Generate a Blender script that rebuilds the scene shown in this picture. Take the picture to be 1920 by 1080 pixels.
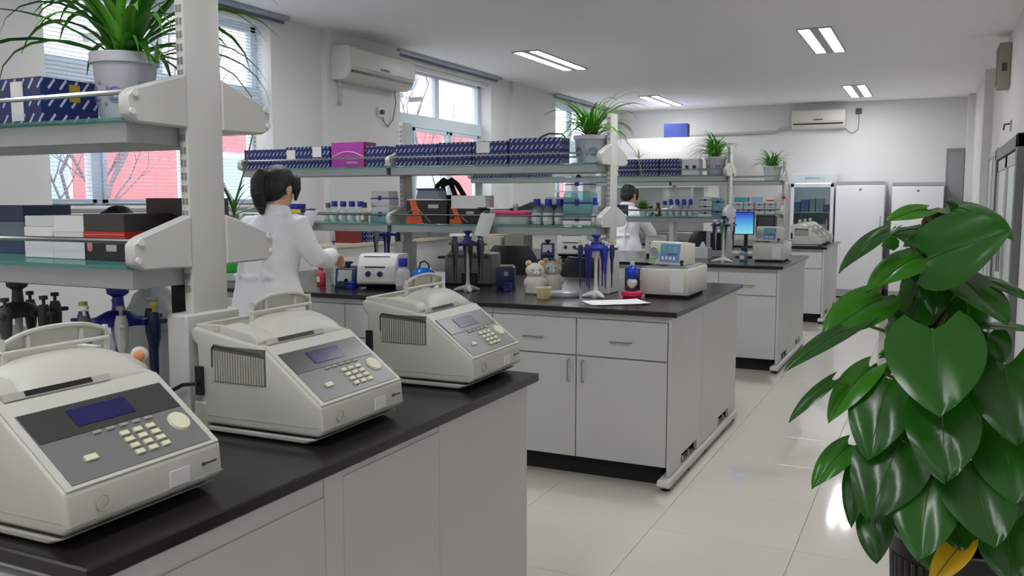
import bpy, bmesh, math, random
from mathutils import Vector, Matrix
R = math.radians
scene = bpy.context.scene
col = scene.collection
for o in list(bpy.data.objects):
    bpy.data.objects.remove(o, do_unlink=True)

# ------------------------------------------------------------------ camera
cam_d = bpy.data.cameras.new('camera')
cam_d.sensor_width = 36.0
cam_d.lens = 36.0 * 1652.0 / 1920.0
cam_d.clip_start = 0.05
cam_d.clip_end = 200
cam = bpy.data.objects.new('camera', cam_d)
cam.location = (1.048, -0.816, 1.365)
cam.rotation_euler = (R(90 - 5.674), 0, R(25.521))
col.objects.link(cam)
scene.camera = cam

# ------------------------------------------------------------------ world: bright overcast sky
w = bpy.data.worlds.new('overcast_sky')
scene.world = w
w.use_nodes = True
nt = w.node_tree
bgn = nt.nodes['Background']
bgn.inputs['Color'].default_value = (0.86, 0.93, 1.0, 1)
bgn.inputs['Strength'].default_value = 2.0

# ------------------------------------------------------------------ view
scene.view_settings.view_transform = 'Standard'
scene.view_settings.look = 'None'
scene.view_settings.gamma = 1.0
scene.view_settings.use_curve_mapping = False
scene.view_settings.exposure = 1.2
LAMP = 14.2          # radiance of the ceiling light tubes

# ------------------------------------------------------------------ helpers
def S(r, g, b):
    def f(c):
        c /= 255.0
        return c / 12.92 if c <= 0.04045 else ((c + 0.055) / 1.055) ** 2.4
    return (f(r), f(g), f(b), 1.0)

MATS = {}
def M(name, c, rough=0.5, metal=0.0, var=0.04, vscale=6.0, bump=0.0, bscale=60.0,
      emit=None, estr=0.0, spec=0.5, trans=0.0, coat=0.0, alpha=1.0, sss=0.0):
    if name in MATS:
        return MATS[name]
    m = bpy.data.materials.new(name)
    m.use_nodes = True
    n = m.node_tree.nodes
    l = m.node_tree.links
    b = n['Principled BSDF']
    b.inputs['Roughness'].default_value = rough
    b.inputs['Metallic'].default_value = metal
    b.inputs['Specular IOR Level'].default_value = spec
    b.inputs['Transmission Weight'].default_value = trans
    b.inputs['Coat Weight'].default_value = coat
    b.inputs['Alpha'].default_value = alpha
    tc = n.new('ShaderNodeTexCoord')
    nz = n.new('ShaderNodeTexNoise')
    nz.inputs['Scale'].default_value = vscale
    nz.inputs['Detail'].default_value = 4
    l.new(tc.outputs['Object'], nz.inputs['Vector'])
    mx = n.new('ShaderNodeMix')
    mx.data_type = 'RGBA'
    mx.inputs['A'].default_value = tuple(max(0, x * (1 - var)) for x in c[:3]) + (1,)
    mx.inputs['B'].default_value = tuple(min(1, x * (1 + var)) for x in c[:3]) + (1,)
    l.new(nz.outputs['Fac'], mx.inputs['Factor'])
    l.new(mx.outputs['Result'], b.inputs['Base Color'])
    if bump > 0:
        n2 = n.new('ShaderNodeTexNoise')
        n2.inputs['Scale'].default_value = bscale
        n2.inputs['Detail'].default_value = 3
        l.new(tc.outputs['Object'], n2.inputs['Vector'])
        bp = n.new('ShaderNodeBump')
        bp.inputs['Strength'].default_value = bump
        bp.inputs['Distance'].default_value = 0.01
        l.new(n2.outputs['Fac'], bp.inputs['Height'])
        l.new(bp.outputs['Normal'], b.inputs['Normal'])
    if emit:
        b.inputs['Emission Color'].default_value = emit
        b.inputs['Emission Strength'].default_value = estr
    MATS[name] = m
    return m

def glass(name, tint, refl=1.0, rough=0.02, clear=1.0, body=None):
    """thin architectural glass: fresnel mix of tinted see-through and mirror"""
    if name in MATS:
        return MATS[name]
    m = bpy.data.materials.new(name)
    m.use_nodes = True
    n = m.node_tree.nodes
    l = m.node_tree.links
    n.remove(n['Principled BSDF'])
    out = n['Material Output']
    tr = n.new('ShaderNodeBsdfTransparent')
    tr.inputs['Color'].default_value = tint
    gl = n.new('ShaderNodeBsdfGlossy')
    gl.inputs['Roughness'].default_value = rough
    # Schlick-like reflectance, the same from both faces of the thin sheet
    fr = n.new('ShaderNodeLayerWeight')
    fr.inputs['Blend'].default_value = 0.5
    pw = n.new('ShaderNodeMath')
    pw.operation = 'POWER'
    pw.inputs[1].default_value = 4.0
    l.new(fr.outputs['Facing'], pw.inputs[0])
    ma = n.new('ShaderNodeMath')
    ma.operation = 'MULTIPLY_ADD'
    ma.inputs[1].default_value = 0.7
    ma.inputs[2].default_value = 0.04
    l.new(pw.outputs['Value'], ma.inputs[0])
    mx = n.new('ShaderNodeMixShader')
    l.new(ma.outputs['Value'], mx.inputs['Fac'])
    l.new(tr.outputs['BSDF'], mx.inputs[1])
    l.new(gl.outputs['BSDF'], mx.inputs[2])
    res = mx.outputs['Shader']
    if body:
        df = n.new('ShaderNodeBsdfDiffuse')
        df.inputs['Color'].default_value = body
        m2 = n.new('ShaderNodeMixShader')
        m2.inputs['Fac'].default_value = 1 - clear
        l.new(res, m2.inputs[1])
        l.new(df.outputs['BSDF'], m2.inputs[2])
        res = m2.outputs['Shader']
    l.new(res, out.inputs['Surface'])
    MATS[name] = m
    return m

def V(*a):
    return Vector(a)

class MB:
    """collects shapes, then links them as ONE mesh object"""
    def __init__(self):
        self.v = []
        self.f = []
    def _add(self, vs, fs):
        k = len(self.v)
        self.v.extend([tuple(x) for x in vs])
        self.f.extend([tuple(i + k for i in f) for f in fs])
        return self
    def box(self, x0, x1, y0, y1, z0, z1, bev=0.0, seg=1):
        if bev <= 0:
            vs = [(x, y, z) for x in (x0, x1) for y in (y0, y1) for z in (z0, z1)]
            return self._add(vs, [(0, 1, 3, 2), (4, 6, 7, 5), (0, 4, 5, 1), (2, 3, 7, 6), (0, 2, 6, 4), (1, 5, 7, 3)])
        bm = bmesh.new()
        bmesh.ops.create_cube(bm, size=1.0)
        for v in bm.verts:
            v.co = Vector((x0 + (v.co.x + .5) * (x1 - x0), y0 + (v.co.y + .5) * (y1 - y0), z0 + (v.co.z + .5) * (z1 - z0)))
        bmesh.ops.bevel(bm, geom=bm.edges[:], offset=bev, segments=seg, profile=0.5, affect='EDGES')
        return self.bm(bm)
    def bm(self, bm, mat=None):
        bm.verts.ensure_lookup_table()
        bm.verts.index_update()
        vs = [(mat @ v.co if mat else v.co.copy()) for v in bm.verts]
        fs = [tuple(v.index for v in f.verts) for f in bm.faces]
        bm.free()
        return self._add(vs, fs)
    def obox(self, c, ax, ay, az, sx, sy, sz):
        """oriented box: centre, three axes, full sizes"""
        c = Vector(c); ax = Vector(ax).normalized(); ay = Vector(ay).normalized(); az = Vector(az).normalized()
        vs = [c + ax * (i * sx / 2) + ay * (j * sy / 2) + az * (k * sz / 2) for i in (-1, 1) for j in (-1, 1) for k in (-1, 1)]
        return self._add(vs, [(0, 1, 3, 2), (4, 6, 7, 5), (0, 4, 5, 1), (2, 3, 7, 6), (0, 2, 6, 4), (1, 5, 7, 3)])
    def prism(self, poly, axis, a0, a1, bev=0.0, seg=2):
        """polygon in the two other axes (cyclic order), extruded along axis"""
        def P(p, a):
            if axis == 'x': return Vector((a, p[0], p[1]))
            if axis == 'y': return Vector((p[0], a, p[1]))
            return Vector((p[0], p[1], a))
        n = len(poly)
        vs = [P(p, a0) for p in poly] + [P(p, a1) for p in poly]
        fs = [tuple(range(n)), tuple(range(2 * n - 1, n - 1, -1))]
        for i in range(n):
            j = (i + 1) % n
            fs.append((i, i + n, j + n, j))
        if bev > 0:
            bm = bmesh.new()
            bv = [bm.verts.new(v) for v in vs]
            for f in fs:
                bm.faces.new([bv[i] for i in f])
            bmesh.ops.recalc_face_normals(bm, faces=bm.faces[:])
            bmesh.ops.bevel(bm, geom=bm.edges[:], offset=bev, segments=seg, profile=0.5, affect='EDGES', clamp_overlap=True)
            return self.bm(bm)
        return self._add(vs, fs)
    def tube(self, pts, rad, n=8, caps=True, sq=1.0, up=None):
        pts = [Vector(p) for p in pts]
        m = len(pts)
        if not isinstance(rad, (list, tuple)):
            rad = [rad] * m
        vs = []
        prev = None
        for i, p in enumerate(pts):
            t = (pts[min(i + 1, m - 1)] - pts[max(i - 1, 0)])
            if t.length < 1e-9:
                t = Vector((0, 0, 1))
            t.normalize()
            if prev is None:
                a = Vector(up) if up else (Vector((0, 0, 1)) if abs(t.z) < 0.9 else Vector((1, 0, 0)))
            else:
                a = prev
            a = (a - t * a.dot(t))
            if a.length < 1e-6:
                a = Vector((1, 0, 0)) - t * t.x
            a.normalize()
            prev = a
            b = t.cross(a)
            for k in range(n):
                th = 2 * math.pi * k / n
                vs.append(p + a * (math.cos(th) * rad[i] * sq) + b * (math.sin(th) * rad[i]))
        fs = []
        for i in range(m - 1):
            for k in range(n):
                k2 = (k + 1) % n
                fs.append((i * n + k, i * n + k2, (i + 1) * n + k2, (i + 1) * n + k))
        if caps:
            fs.append(tuple(range(n - 1, -1, -1)))
            fs.append(tuple((m - 1) * n + k for k in range(n)))
        return self._add(vs, fs)
    def cyl(self, p0, p1, r0, r1=None, n=16):
        return self.tube([p0, p1], [r0, r0 if r1 is None else r1], n)
    def lathe(self, prof, c=(0, 0, 0), n=20, sx=1.0, sy=1.0):
        m = len(prof)
        vs = []
        for r, z in prof:
            for k in range(n):
                th = 2 * math.pi * k / n
                vs.append((c[0] + r * math.cos(th) * sx, c[1] + r * math.sin(th) * sy, c[2] + z))
        fs = []
        for i in range(m - 1):
            for k in range(n):
                k2 = (k + 1) % n
                fs.append((i * n + k, i * n + k2, (i + 1) * n + k2, (i + 1) * n + k))
        if prof[0][0] > 1e-6:
            fs.append(tuple(range(n - 1, -1, -1)))
        if prof[-1][0] > 1e-6:
            fs.append(tuple((m - 1) * n + k for k in range(n)))
        return self._add(vs, fs)
    def ell(self, c, r, nu=16, nv=10, mat=None):
        vs = []
        fs = []
        c = Vector(c)
        for i in range(nv + 1):
            ph = math.pi * i / nv
            for k in range(nu):
                th = 2 * math.pi * k / nu
                p = Vector((r[0] * math.sin(ph) * math.cos(th), r[1] * math.sin(ph) * math.sin(th), -r[2] * math.cos(ph)))
                vs.append(c + (mat @ p if mat else p))
        for i in range(nv):
            for k in range(nu):
                k2 = (k + 1) % nu
                fs.append((i * nu + k, i * nu + k2, (i + 1) * nu + k2, (i + 1) * nu + k))
        return self._add(vs, fs)
    def grid(self, rows):
        m, n = len(rows), len(rows[0])
        vs = [p for r in rows for p in r]
        fs = [(i * n + k, i * n + k + 1, (i + 1) * n + k + 1, (i + 1) * n + k) for i in range(m - 1) for k in range(n - 1)]
        return self._add(vs, fs)
    def mesh(self, name, mat, angle=35):
        me = bpy.data.meshes.new(name)
        me.from_pydata([tuple(v) for v in self.v], [], self.f)
        bm = bmesh.new()
        bm.from_mesh(me)
        bmesh.ops.remove_doubles(bm, verts=bm.verts[:], dist=1e-6)
        bmesh.ops.recalc_face_normals(bm, faces=bm.faces[:])
        bm.to_mesh(me)
        bm.free()
        me.materials.append(mat)
        if angle:
            me.shade_smooth()
            me.set_sharp_from_angle(angle=R(angle))
        me.update()
        return me
    def build(self, name, mat, parent=None, loc=(0, 0, 0), rz=0.0, angle=35, kind=None):
        o = bpy.data.objects.new(name, self.mesh(name, mat, angle))
        col.objects.link(o)
        o.location = loc
        o.rotation_euler = (0, 0, rz)
        if parent is not None:
            o.parent = parent
        if kind:
            o['kind'] = kind
        return o

def put(name, me, parent=None, loc=(0, 0, 0), rot=(0, 0, 0), scale=None):
    o = bpy.data.objects.new(name, me)
    col.objects.link(o)
    o.location = loc
    o.rotation_euler = rot
    if scale:
        o.scale = scale
    if parent is not None:
        o.parent = parent
    return o

def tag(o, label, cat, group=None, kind=None):
    o['label'] = label
    o['category'] = cat
    if group:
        o['group'] = group
    if kind:
        o['kind'] = kind
    return o

def thing(name, label, cat, loc=(0, 0, 0), rz=0.0, group=None):
    o = bpy.data.objects.new(name, None)
    o.empty_display_size = 0.05
    col.objects.link(o)
    o.location = loc
    o.rotation_euler = (0, 0, rz)
    return tag(o, label, cat, group)

def dup(root, loc, rz=None, label=None, group=None):
    def cp(o, parent):
        c = o.copy()
        col.objects.link(c)
        c.parent = parent
        for ch in o.children:
            cp(ch, c)
        return c
    r = cp(root, None)
    r.location = loc
    if rz is not None:
        r.rotation_euler = (0, 0, rz)
    if label:
        r['label'] = label
    if group:
        r['group'] = group
    return r

def struct(name, mb, mat, parent=None, **k):
    o = mb.build(name, mat, parent, **k)
    o['kind'] = 'structure'
    return o

# ------------------------------------------------------------------ materials
wall_m = M('painted_wall', S(226, 226, 225), 0.7, var=0.015, vscale=1.2, bump=0.02, bscale=250)
ceil_m = M('painted_ceiling', S(249, 249, 249), 0.8, var=0.006, vscale=1.0)
cab_m = M('cabinet_laminate', S(205, 205, 203), 0.42, var=0.012, vscale=3)
gap_shade_m = M('cabinet_gap_shade', S(22, 22, 24), 0.8)
top_m = M('black_resin_worktop', S(30, 28, 27), 0.22, var=0.15, vscale=40, bump=0.02, bscale=300)
steel_m = M('brushed_steel', S(176, 178, 180), 0.3, 1.0)
chrome_m = M('chrome', S(200, 200, 200), 0.15, 1.0)
shelf_m = M('shelf_paint', S(206, 206, 202), 0.4, var=0.015)
beam_m = M('shelf_beam_grey', S(168, 172, 172), 0.4, 0.3, var=0.02)
slot_m = M('slot_dark', S(140, 140, 136), 0.7)
thermo_m = M('thermocycler_shell', S(202, 202, 194), 0.45, var=0.012, vscale=8, bump=0.015, bscale=500)
thermo_lo = M('thermocycler_base', S(176, 176, 166), 0.5)
bezel_hi = M('bezel_dark', S(62, 62, 62), 0.3)
bezel_lo = M('bezel_grey', S(118, 119, 120), 0.4)
lcd_m = M('lcd_blue', S(30, 30, 92), 0.2)
key_m = M('key_cream', S(226, 224, 196), 0.5)
keyg_m = M('key_grey', S(160, 160, 156), 0.5)
black_m = M('black_plastic', S(20, 20, 22), 0.4)
rubber_m = M('black_rubber', S(24, 24, 26), 0.7)
white_m = M('white_plastic', S(232, 232, 230), 0.4, var=0.01)
offw_m = M('offwhite_plastic', S(214, 212, 202), 0.45, var=0.015)
paper_m = M('white_paper', S(240, 240, 242), 0.8, var=0.01)
card_w = M('white_card', S(225, 226, 228), 0.7, var=0.02)
blue_m = M('blue_plastic', S(30, 44, 170), 0.35)
dblue_m = M('dark_blue_plastic', S(28, 46, 92), 0.4)
navyp_m = M('navy_blue', S(36, 34, 120), 0.4)
teal_m = M('teal_plastic', S(86, 164, 172), 0.35)
tealg_m = glass('teal_translucent', (0.62, 0.86, 0.88, 1), clear=0.35, body=S(132, 182, 190))
clearp_m = glass('clear_plastic', (0.93, 0.95, 0.96, 1), clear=0.45, body=S(225, 230, 232))
glass_m = glass('clear_glass', (0.95, 0.97, 0.97, 1), clear=0.9, body=S(230, 240, 240))
shelfglass_m = glass('shelf_glass_green', (0.72, 0.90, 0.86, 1), clear=0.72, body=S(120, 190, 178))
pane_m = glass('window_pane', (0.96, 0.98, 0.98, 1))
red_m = M('red_card', S(200, 44, 40), 0.5)
orange_m = M('orange_card', S(222, 92, 40), 0.5)
blackcard_m = M('black_card', S(34, 32, 34), 0.55)
purple_m = M('purple_card', S(186, 70, 176), 0.5)
purpled_m = M('dark_purple_card', S(120, 36, 84), 0.5)
pink_m = M('pink_plastic', S(232, 60, 120), 0.4)
redp_m = M('crimson_plastic', S(224, 36, 84), 0.35)
green_m = M('green_plastic', S(20, 190, 50), 0.35)
yellow_m = M('yellow_plastic', S(232, 212, 70), 0.45)
paleyel_m = M('pale_yellow_plastic', S(226, 220, 160), 0.45)
grey_m = M('grey_plastic', S(120, 120, 118), 0.5)
dgrey_m = M('dark_grey_plastic', S(72, 72, 74), 0.5)
pale_m = M('pale_grey_plastic', S(184, 186, 188), 0.45)
leaf_m = M('spider_leaf', S(92, 158, 48), 0.4, var=0.35, vscale=14)
leafd_m = M('spider_leaf_dark', S(58, 124, 34), 0.4, var=0.3, vscale=14)
soil_m = M('potting_soil', S(52, 38, 26), 0.95, bump=0.4, bscale=120)
pot_m = M('lilac_white_pot', S(206, 204, 216), 0.45)
skin_m = M('skin', S(222, 172, 146), 0.5, var=0.04)
hair_m = M('black_hair', S(14, 13, 14), 0.45, var=0.3, vscale=80, bump=0.4, bscale=160)
coat_m = M('white_lab_coat', S(236, 236, 240), 0.8, var=0.015, bump=0.25, bscale=14)
frame_m = M('window_aluminium', S(214, 226, 236), 0.4, var=0.01)
liq_m = M('clear_liquid_white', S(222, 226, 226), 0.3)
liqg_m = M('green_liquid', S(140, 160, 40), 0.3)
label_m = M('paper_label', S(236, 236, 236), 0.7)

def dashes(name, base, ink):
    """navy carton print: rows of short slanted white dashes"""
    m = bpy.data.materials.new(name)
    m.use_nodes = True
    n = m.node_tree.nodes
    l = m.node_tree.links
    b = n['Principled BSDF']
    b.inputs['Roughness'].default_value = 0.5
    tc = n.new('ShaderNodeTexCoord')
    sp = n.new('ShaderNodeSeparateXYZ')
    l.new(tc.outputs['Object'], sp.inputs['Vector'])
    def op(o, a, c=None):
        x = n.new('ShaderNodeMath')
        x.operation = o
        for i, q in enumerate((a, c)):
            if q is None:
                continue
            if isinstance(q, (int, float)):
                x.inputs[i].default_value = q
            else:
                l.new(q, x.inputs[i])
        return x.outputs['Value']
    u = op('ADD', sp.outputs['X'], sp.outputs['Y'])
    v = sp.outputs['Z']
    th = R(52)
    a = op('ADD', op('MULTIPLY', u, math.cos(th)), op('MULTIPLY', v, math.sin(th)))
    c = op('SUBTRACT', op('MULTIPLY', v, math.cos(th)), op('MULTIPLY', u, math.sin(th)))
    cb = op('DIVIDE', c, 0.0235)
    row = op('FLOOR', cb)
    fr = op('FRACT', cb)
    aa = op('ADD', op('DIVIDE', a, 0.05), op('MULTIPLY', row, 0.37))
    fa = op('FRACT', aa)
    k = op('MULTIPLY', op('LESS_THAN', fr, 0.24), op('LESS_THAN', fa, 0.56))
    mx = n.new('ShaderNodeMix')
    mx.data_type = 'RGBA'
    mx.inputs['A'].default_value = base
    mx.inputs['B'].default_value = ink
    l.new(k, mx.inputs['Factor'])
    l.new(mx.outputs['Result'], b.inputs['Base Color'])
    MATS[name] = m
    return m
navy_m = dashes('navy_dashed_card', S(30, 42, 104), S(196, 202, 228))
navydk_m = M('navy_card_side', S(26, 34, 84), 0.55)
# ================================================================== THE SETTING
H = 2.78
XL, XR, YB, YF = -3.60, 1.58, 12.90, -5.5
# floor: dark joint bed with polished tiles on it
bed_m = M('tile_joint', S(176, 170, 160), 0.7)
tile_m = M('polished_tile', S(222, 216, 206), 0.07, var=0.02, vscale=2.5, coat=0.3)
floor = struct('floor', MB().box(XL - .3, XR + .3, YF, YB + .3, -0.12, -0.004), bed_m)
P_ = 0.5745
tile_me = MB().box(-P_ / 2 + .001, P_ / 2 - .001, -P_ / 2 + .001, P_ / 2 - .001, -0.004, 0.0, bev=0.0006).mesh('tile', tile_m)
for i in range(-7, 3):
    for j in range(-1, 25):
        cx, cy = 0.034 + (i + .5) * P_, -0.21 + (j + .5) * P_
        if cx + P_ / 2 < XL + .1 or cx - P_ / 2 > XR:
            continue
        put('tile', tile_me, floor, (cx, cy, 0))
struct('ceiling', MB().box(XL - .3, XR + .3, YF, YB + .3, H, H + .15), ceil_m)

# left wall with window openings
WZ0, WZ1 = 1.29, 2.70
WINS = [(-1.06, .85), (2.69, 4.62), (6.42, 8.36), (10.28, 12.1)]
mb = MB()
mb.box(XL - .25, XL, YF, YB + .3, -.02, WZ0)
mb.box(XL - .25, XL, YF, YB + .3, WZ1, H)
e = YF
for a, b in WINS:
    mb.box(XL - .25, XL, e, a, WZ0, WZ1)
    e = b
mb.box(XL - .25, XL, e, YB + .3, WZ0, WZ1)
struct('wall_left', mb, wall_m)
for k, (a, b) in enumerate([(5.24, 6.36), (8.86, 9.9)]):
    struct('trim_%d' % (k + 1), MB().box(XL, XL + .05, a, b, 0, H), wall_m)
struct('wall_back', MB().box(XL - .3, XR + .3, YB, YB + .2, -.02, H), wall_m)
struct('wall_right', MB().box(XR, XR + .2, YF, YB, -.02, H), wall_m)
struct('trim_3', MB().box(1.487, XR, 10.2, 12.55, 0, H), wall_m)
struct('trim_4', MB().box(1.40, XR, 12.55, YB, 0, H), wall_m)
struct('wall_front', MB().box(XL - .3, XR + .3, YF - .2, YF, -.02, H), wall_m)
base_m = M('dark_baseboard', S(120, 118, 116), 0.5)
struct('baseboard_back', MB().box(-3.5, 1.4, YB - .012, YB, 0, .09), base_m)
struct('baseboard_right', MB().box(XR - .012, XR, YF, 3.5, 0, .09), base_m)

# windows
def window(n, a, b, blind, blind_label):
    x0, x1 = XL - .20, XL - .145
    root = MB()
    w_ = .055
    root.box(x0, x1, a, a + w_, WZ0, WZ1, .004).box(x0, x1, b - w_, b, WZ0, WZ1, .004)
    root.box(x0, x1, a, b, WZ0, WZ0 + w_, .004).box(x0, x1, a, b, WZ1 - w_, WZ1, .004)
    root.box(x0 - .01, x1 + .02, a, b, 2.10, 2.23, .004)                    # transom
    o = struct('window_%d' % n, root, frame_m)
    m = (a + b) / 2
    mb = MB().box(x0, x1, m - .04, m + .04, 2.23, WZ1 - w_, .003)
    mb.build('mullion', frame_m, o)
    c = a + (b - a) * .23
    d = a + (b - a) * .62
    for yy in (c, d):
        MB().box(x0, x1, yy - .028, yy + .028, WZ0 + w_, 2.10, .003).build('mullion', frame_m, o)
    for y0, y1 in ((a + w_, m - .04), (m + .04, b - w_)):
        MB().box(x0 + .022, x0 + .028, y0, y1, 2.23, WZ1 - w_).build('pane', pane_m, o)
    for y0, y1 in ((a + w_, c - .028), (c + .028, d - .028), (d + .028, b - w_)):
        s = MB()
        s.box(x0 + .008, x1 + .012, y0, y0 + .03, WZ0 + w_, 2.10).box(x0 + .008, x1 + .012, y1 - .03, y1, WZ0 + w_, 2.10)
        s.box(x0 + .008, x1 + .012, y0, y1, WZ0 + w_, WZ0 + w_ + .03).box(x0 + .008, x1 + .012, y0, y1, 2.07, 2.10)
        sh = s.build('sash', frame_m, o)
        MB().box(x0 + .026, x0 + .032, y0 + .03, y1 - .03, WZ0 + w_ + .03, 2.07).build('pane', pane_m, sh)
    MB().box(XL - .145, XL + .06, a - .05, b + .05, WZ0 - .03, WZ0, .005).build('sill', M('stone_sill', S(206, 200, 190), .5), o)
    # blind: headrail box and slats
    hr = thing('venetian_blind', blind_label, 'blind', (XL - .06, a, WZ1))
    L = b - a
    MB().box(.062, .14, -.10, L + .14, .05, .079, .003).build('head_rail', M('blind_rail', S(172, 178, 190), .4, .2), hr)
    MB().box(.072, .082, -.10, L + .14, .03, .0499).build('track', M('blind_track', S(120, 124, 130), .4, .5), hr)
    if blind:
        s = MB()
        z = -.03
        th = R(8)
        while WZ1 + z > blind:
            s._add([(.0 - .008 * math.cos(th), .03, z - .008 * math.sin(th)), (.0, .03, z + .002), (.008 * math.cos(th), .03, z + .008 * math.sin(th)),
                    (.0 - .008 * math.cos(th), L - .03, z - .008 * math.sin(th)), (.0, L - .03, z + .002), (.008 * math.cos(th), L - .03, z + .008 * math.sin(th))],
                   [(0, 1, 4, 3), (1, 2, 5, 4)])
            z -= .0245
        s.build('slats', M('blind_slat', S(226, 232, 244), .4), hr, kind='stuff')
        for q in (.18, L / 2, L - .18):
            MB().cyl((.014, q, -.02), (.014, q, blind - WZ1), .0012, n=5).build('ladder_cord', white_m, hr)
        MB().box(-.014, .014, .03, L - .03, blind - WZ1 - .02, blind - WZ1, .003).build('bottom_rail', white_m, hr)
    else:
        MB().box(-.014, .014, .03, L - .03, -.05, -.002, .003).build('slat_stack', white_m, hr)
window(1, *WINS[0], None, 'venetian blind head rail nearest the camera, raised')
window(2, *WINS[1], 1.33, 'lowered white venetian blind over the window showing red brick')
window(3, *WINS[2], None, 'raised blind and rail above the window right of the wall air conditioner')
window(4, *WINS[3], 1.5, 'lowered blind on the far window behind the middle spider plant')

# ledge under the windows
lg = MB().box(XL + .05, XL + .30, 4.66, 12.3, 0, .98)
lo = struct('trim_5', lg, wall_m)
MB().box(XL + .0501, XL + .33, 4.66, 12.3, .98, 1.01, .004).build('ledge_top', M('beige_ledge', S(212, 202, 180), .5), lo)

# right wall: glazed partition with a grey door
dk = M('grey_door_frame', S(112, 112, 114), 0.45, 0.05)
lt = M('silver_door_frame', S(178, 180, 182), 0.35, 0.5)
frost = M('frosted_pane', S(208, 220, 214), 0.25)
d = MB()
d.box(XR - .05, XR, 8.28, 8.42, 0, 1.815, .004).box(XR - .05, XR, 6.0, 6.14, 0, 1.815, .004).box(XR - .05, XR, 6.0, 8.42, 1.72, 1.815, .004)
do = struct('door_1', d, dk)
for y0, y1 in ((6.16, 7.2), (7.22, 8.26)):
    f = MB()
    f.box(XR - .035, XR - .005, y0, y0 + .09, .01, 1.71).box(XR - .035, XR - .005, y1 - .09, y1, .01, 1.71)
    f.box(XR - .035, XR - .005, y0, y1, .01, .16).box(XR - .035, XR - .005, y0, y1, 1.62, 1.71)
    leafo = f.build('door_leaf', lt, do)
    MB().box(XR - .024, XR - .016, y0 + .09, y1 - .09, .16, 1.62).build('pane', frost, leafo)
    MB().cyl((XR - .06, (7.17 if y0 < 7 else 7.25), .8), (XR - .06, (7.17 if y0 < 7 else 7.25), 1.1), .012).build('handle', steel_m, leafo)
pn = MB()
for yy in (8.5, 9.26, 10.02):
    pn.box(XR - .03, XR, yy, yy + .06, .0, 1.84, .003)
pn.box(XR - .03, XR, 8.5, 10.08, 1.79, 1.85, .003).box(XR - .03, XR, 8.5, 10.08, .85, .9, .003)
po = struct('window_5', pn, lt)
for yy in (8.56, 9.32):
    MB().box(XR - .02, XR - .012, yy, yy + .7, .9, 1.79).build('pane', frost, po)
    MB().box(XR - .02, XR - .012, yy, yy + .7, .02, .85).build('pane', frost, po)
MB().box(XR - .026, XR - .022, 8.7, 9.2, 1.02, 1.06).build('green_strip', M('green_sticker', S(30, 180, 80), .5), po)
# grey door in the back wall
g = MB().box(1.17, 1.40, YB - .05, YB, 0, 2.08, .003)
gd = struct('door_2', g, M('grey_door', S(138, 138, 140), .5))
MB().box(1.20, 1.39, YB - .06, YB - .05, .04, 2.03, .003).build('door_leaf', M('grey_door_leaf', S(150, 150, 152), .5), gd)

# wall speaker on the right wall
sp = thing('wall_speaker', 'beige box loudspeaker high on the right wall above the glass door', 'speaker', (XR, 7.95, 2.32))
MB().box(-.095, 0, -.15, .15, 0, .37, .012, 2).build('cabinet', M('speaker_beige', S(156, 152, 140), .6), sp)
MB().box(-.099, -.095, -.13, .13, .02, .35, .002).build('grille', M('speaker_grille', S(120, 116, 108), .8, bump=.5, bscale=400), sp)
MB().box(-.07, -.03, -.154, -.15, .13, .2).build('volume_plate', dgrey_m, sp)
sw = thing('wall_hook', 'small dark hook plate on the right wall between speaker and glass door', 'hook', (XR, 7.4, 1.96))
MB().box(-.012, 0, -.03, .03, -.04, .05, .003).build('plate', pale_m, sw)
MB().tube([(-.01, 0, .02), (-.05, 0, .015), (-.055, 0, -.03)], .007, 6).build('hook', black_m, sw)

# ------------------------------------------------------------------ ceiling lights
tube_m = M('lamp_diffuser', (1, 1, 1, 1), 0.5, emit=(0.975, 0.985, 1.0, 1), estr=LAMP)
troff_m = M('lamp_housing', S(190, 190, 188), 0.5)
def troffer(x, y, label):
    t = thing('ceiling_light', label, 'ceiling light', (x, y, H), 0, 'recessed twin strip ceiling lights')
    f = MB()
    f.box(-.14, -.126, -.65, .65, -.012, -.0005).box(.126, .14, -.65, .65, -.012, -.0005).box(-.038, .038, -.65, .65, -.012, -.0005)
    f.box(-.14, .14, -.66, -.635, -.012, -.0005).box(-.14, .14, .635, .66, -.012, -.0005)
    f.build('frame', troff_m, t)
    for s in (-1, 1):
        MB().box(s * .082 - .041, s * .082 + .041, -.635, .635, -.007, -.001).build('diffuser', tube_m, t)
    return t
LX = (-2.52, 0.09)
troffer(LX[0], 7.60, 'twin strip ceiling light nearest the left windows, larger of its row')
troffer(LX[1], 7.60, 'twin strip ceiling light nearest the camera on the right')
troffer(LX[0], 11.60, 'small far twin strip ceiling light above the blue box')
troffer(LX[1], 11.60, 'small far twin strip ceiling light above the back wall air conditioner')
for yy in (3.6, -.4, -4.2):
    for x in LX:
        troffer(x, yy, 'recessed twin strip ceiling light overhead, beyond the top of the picture')

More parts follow.
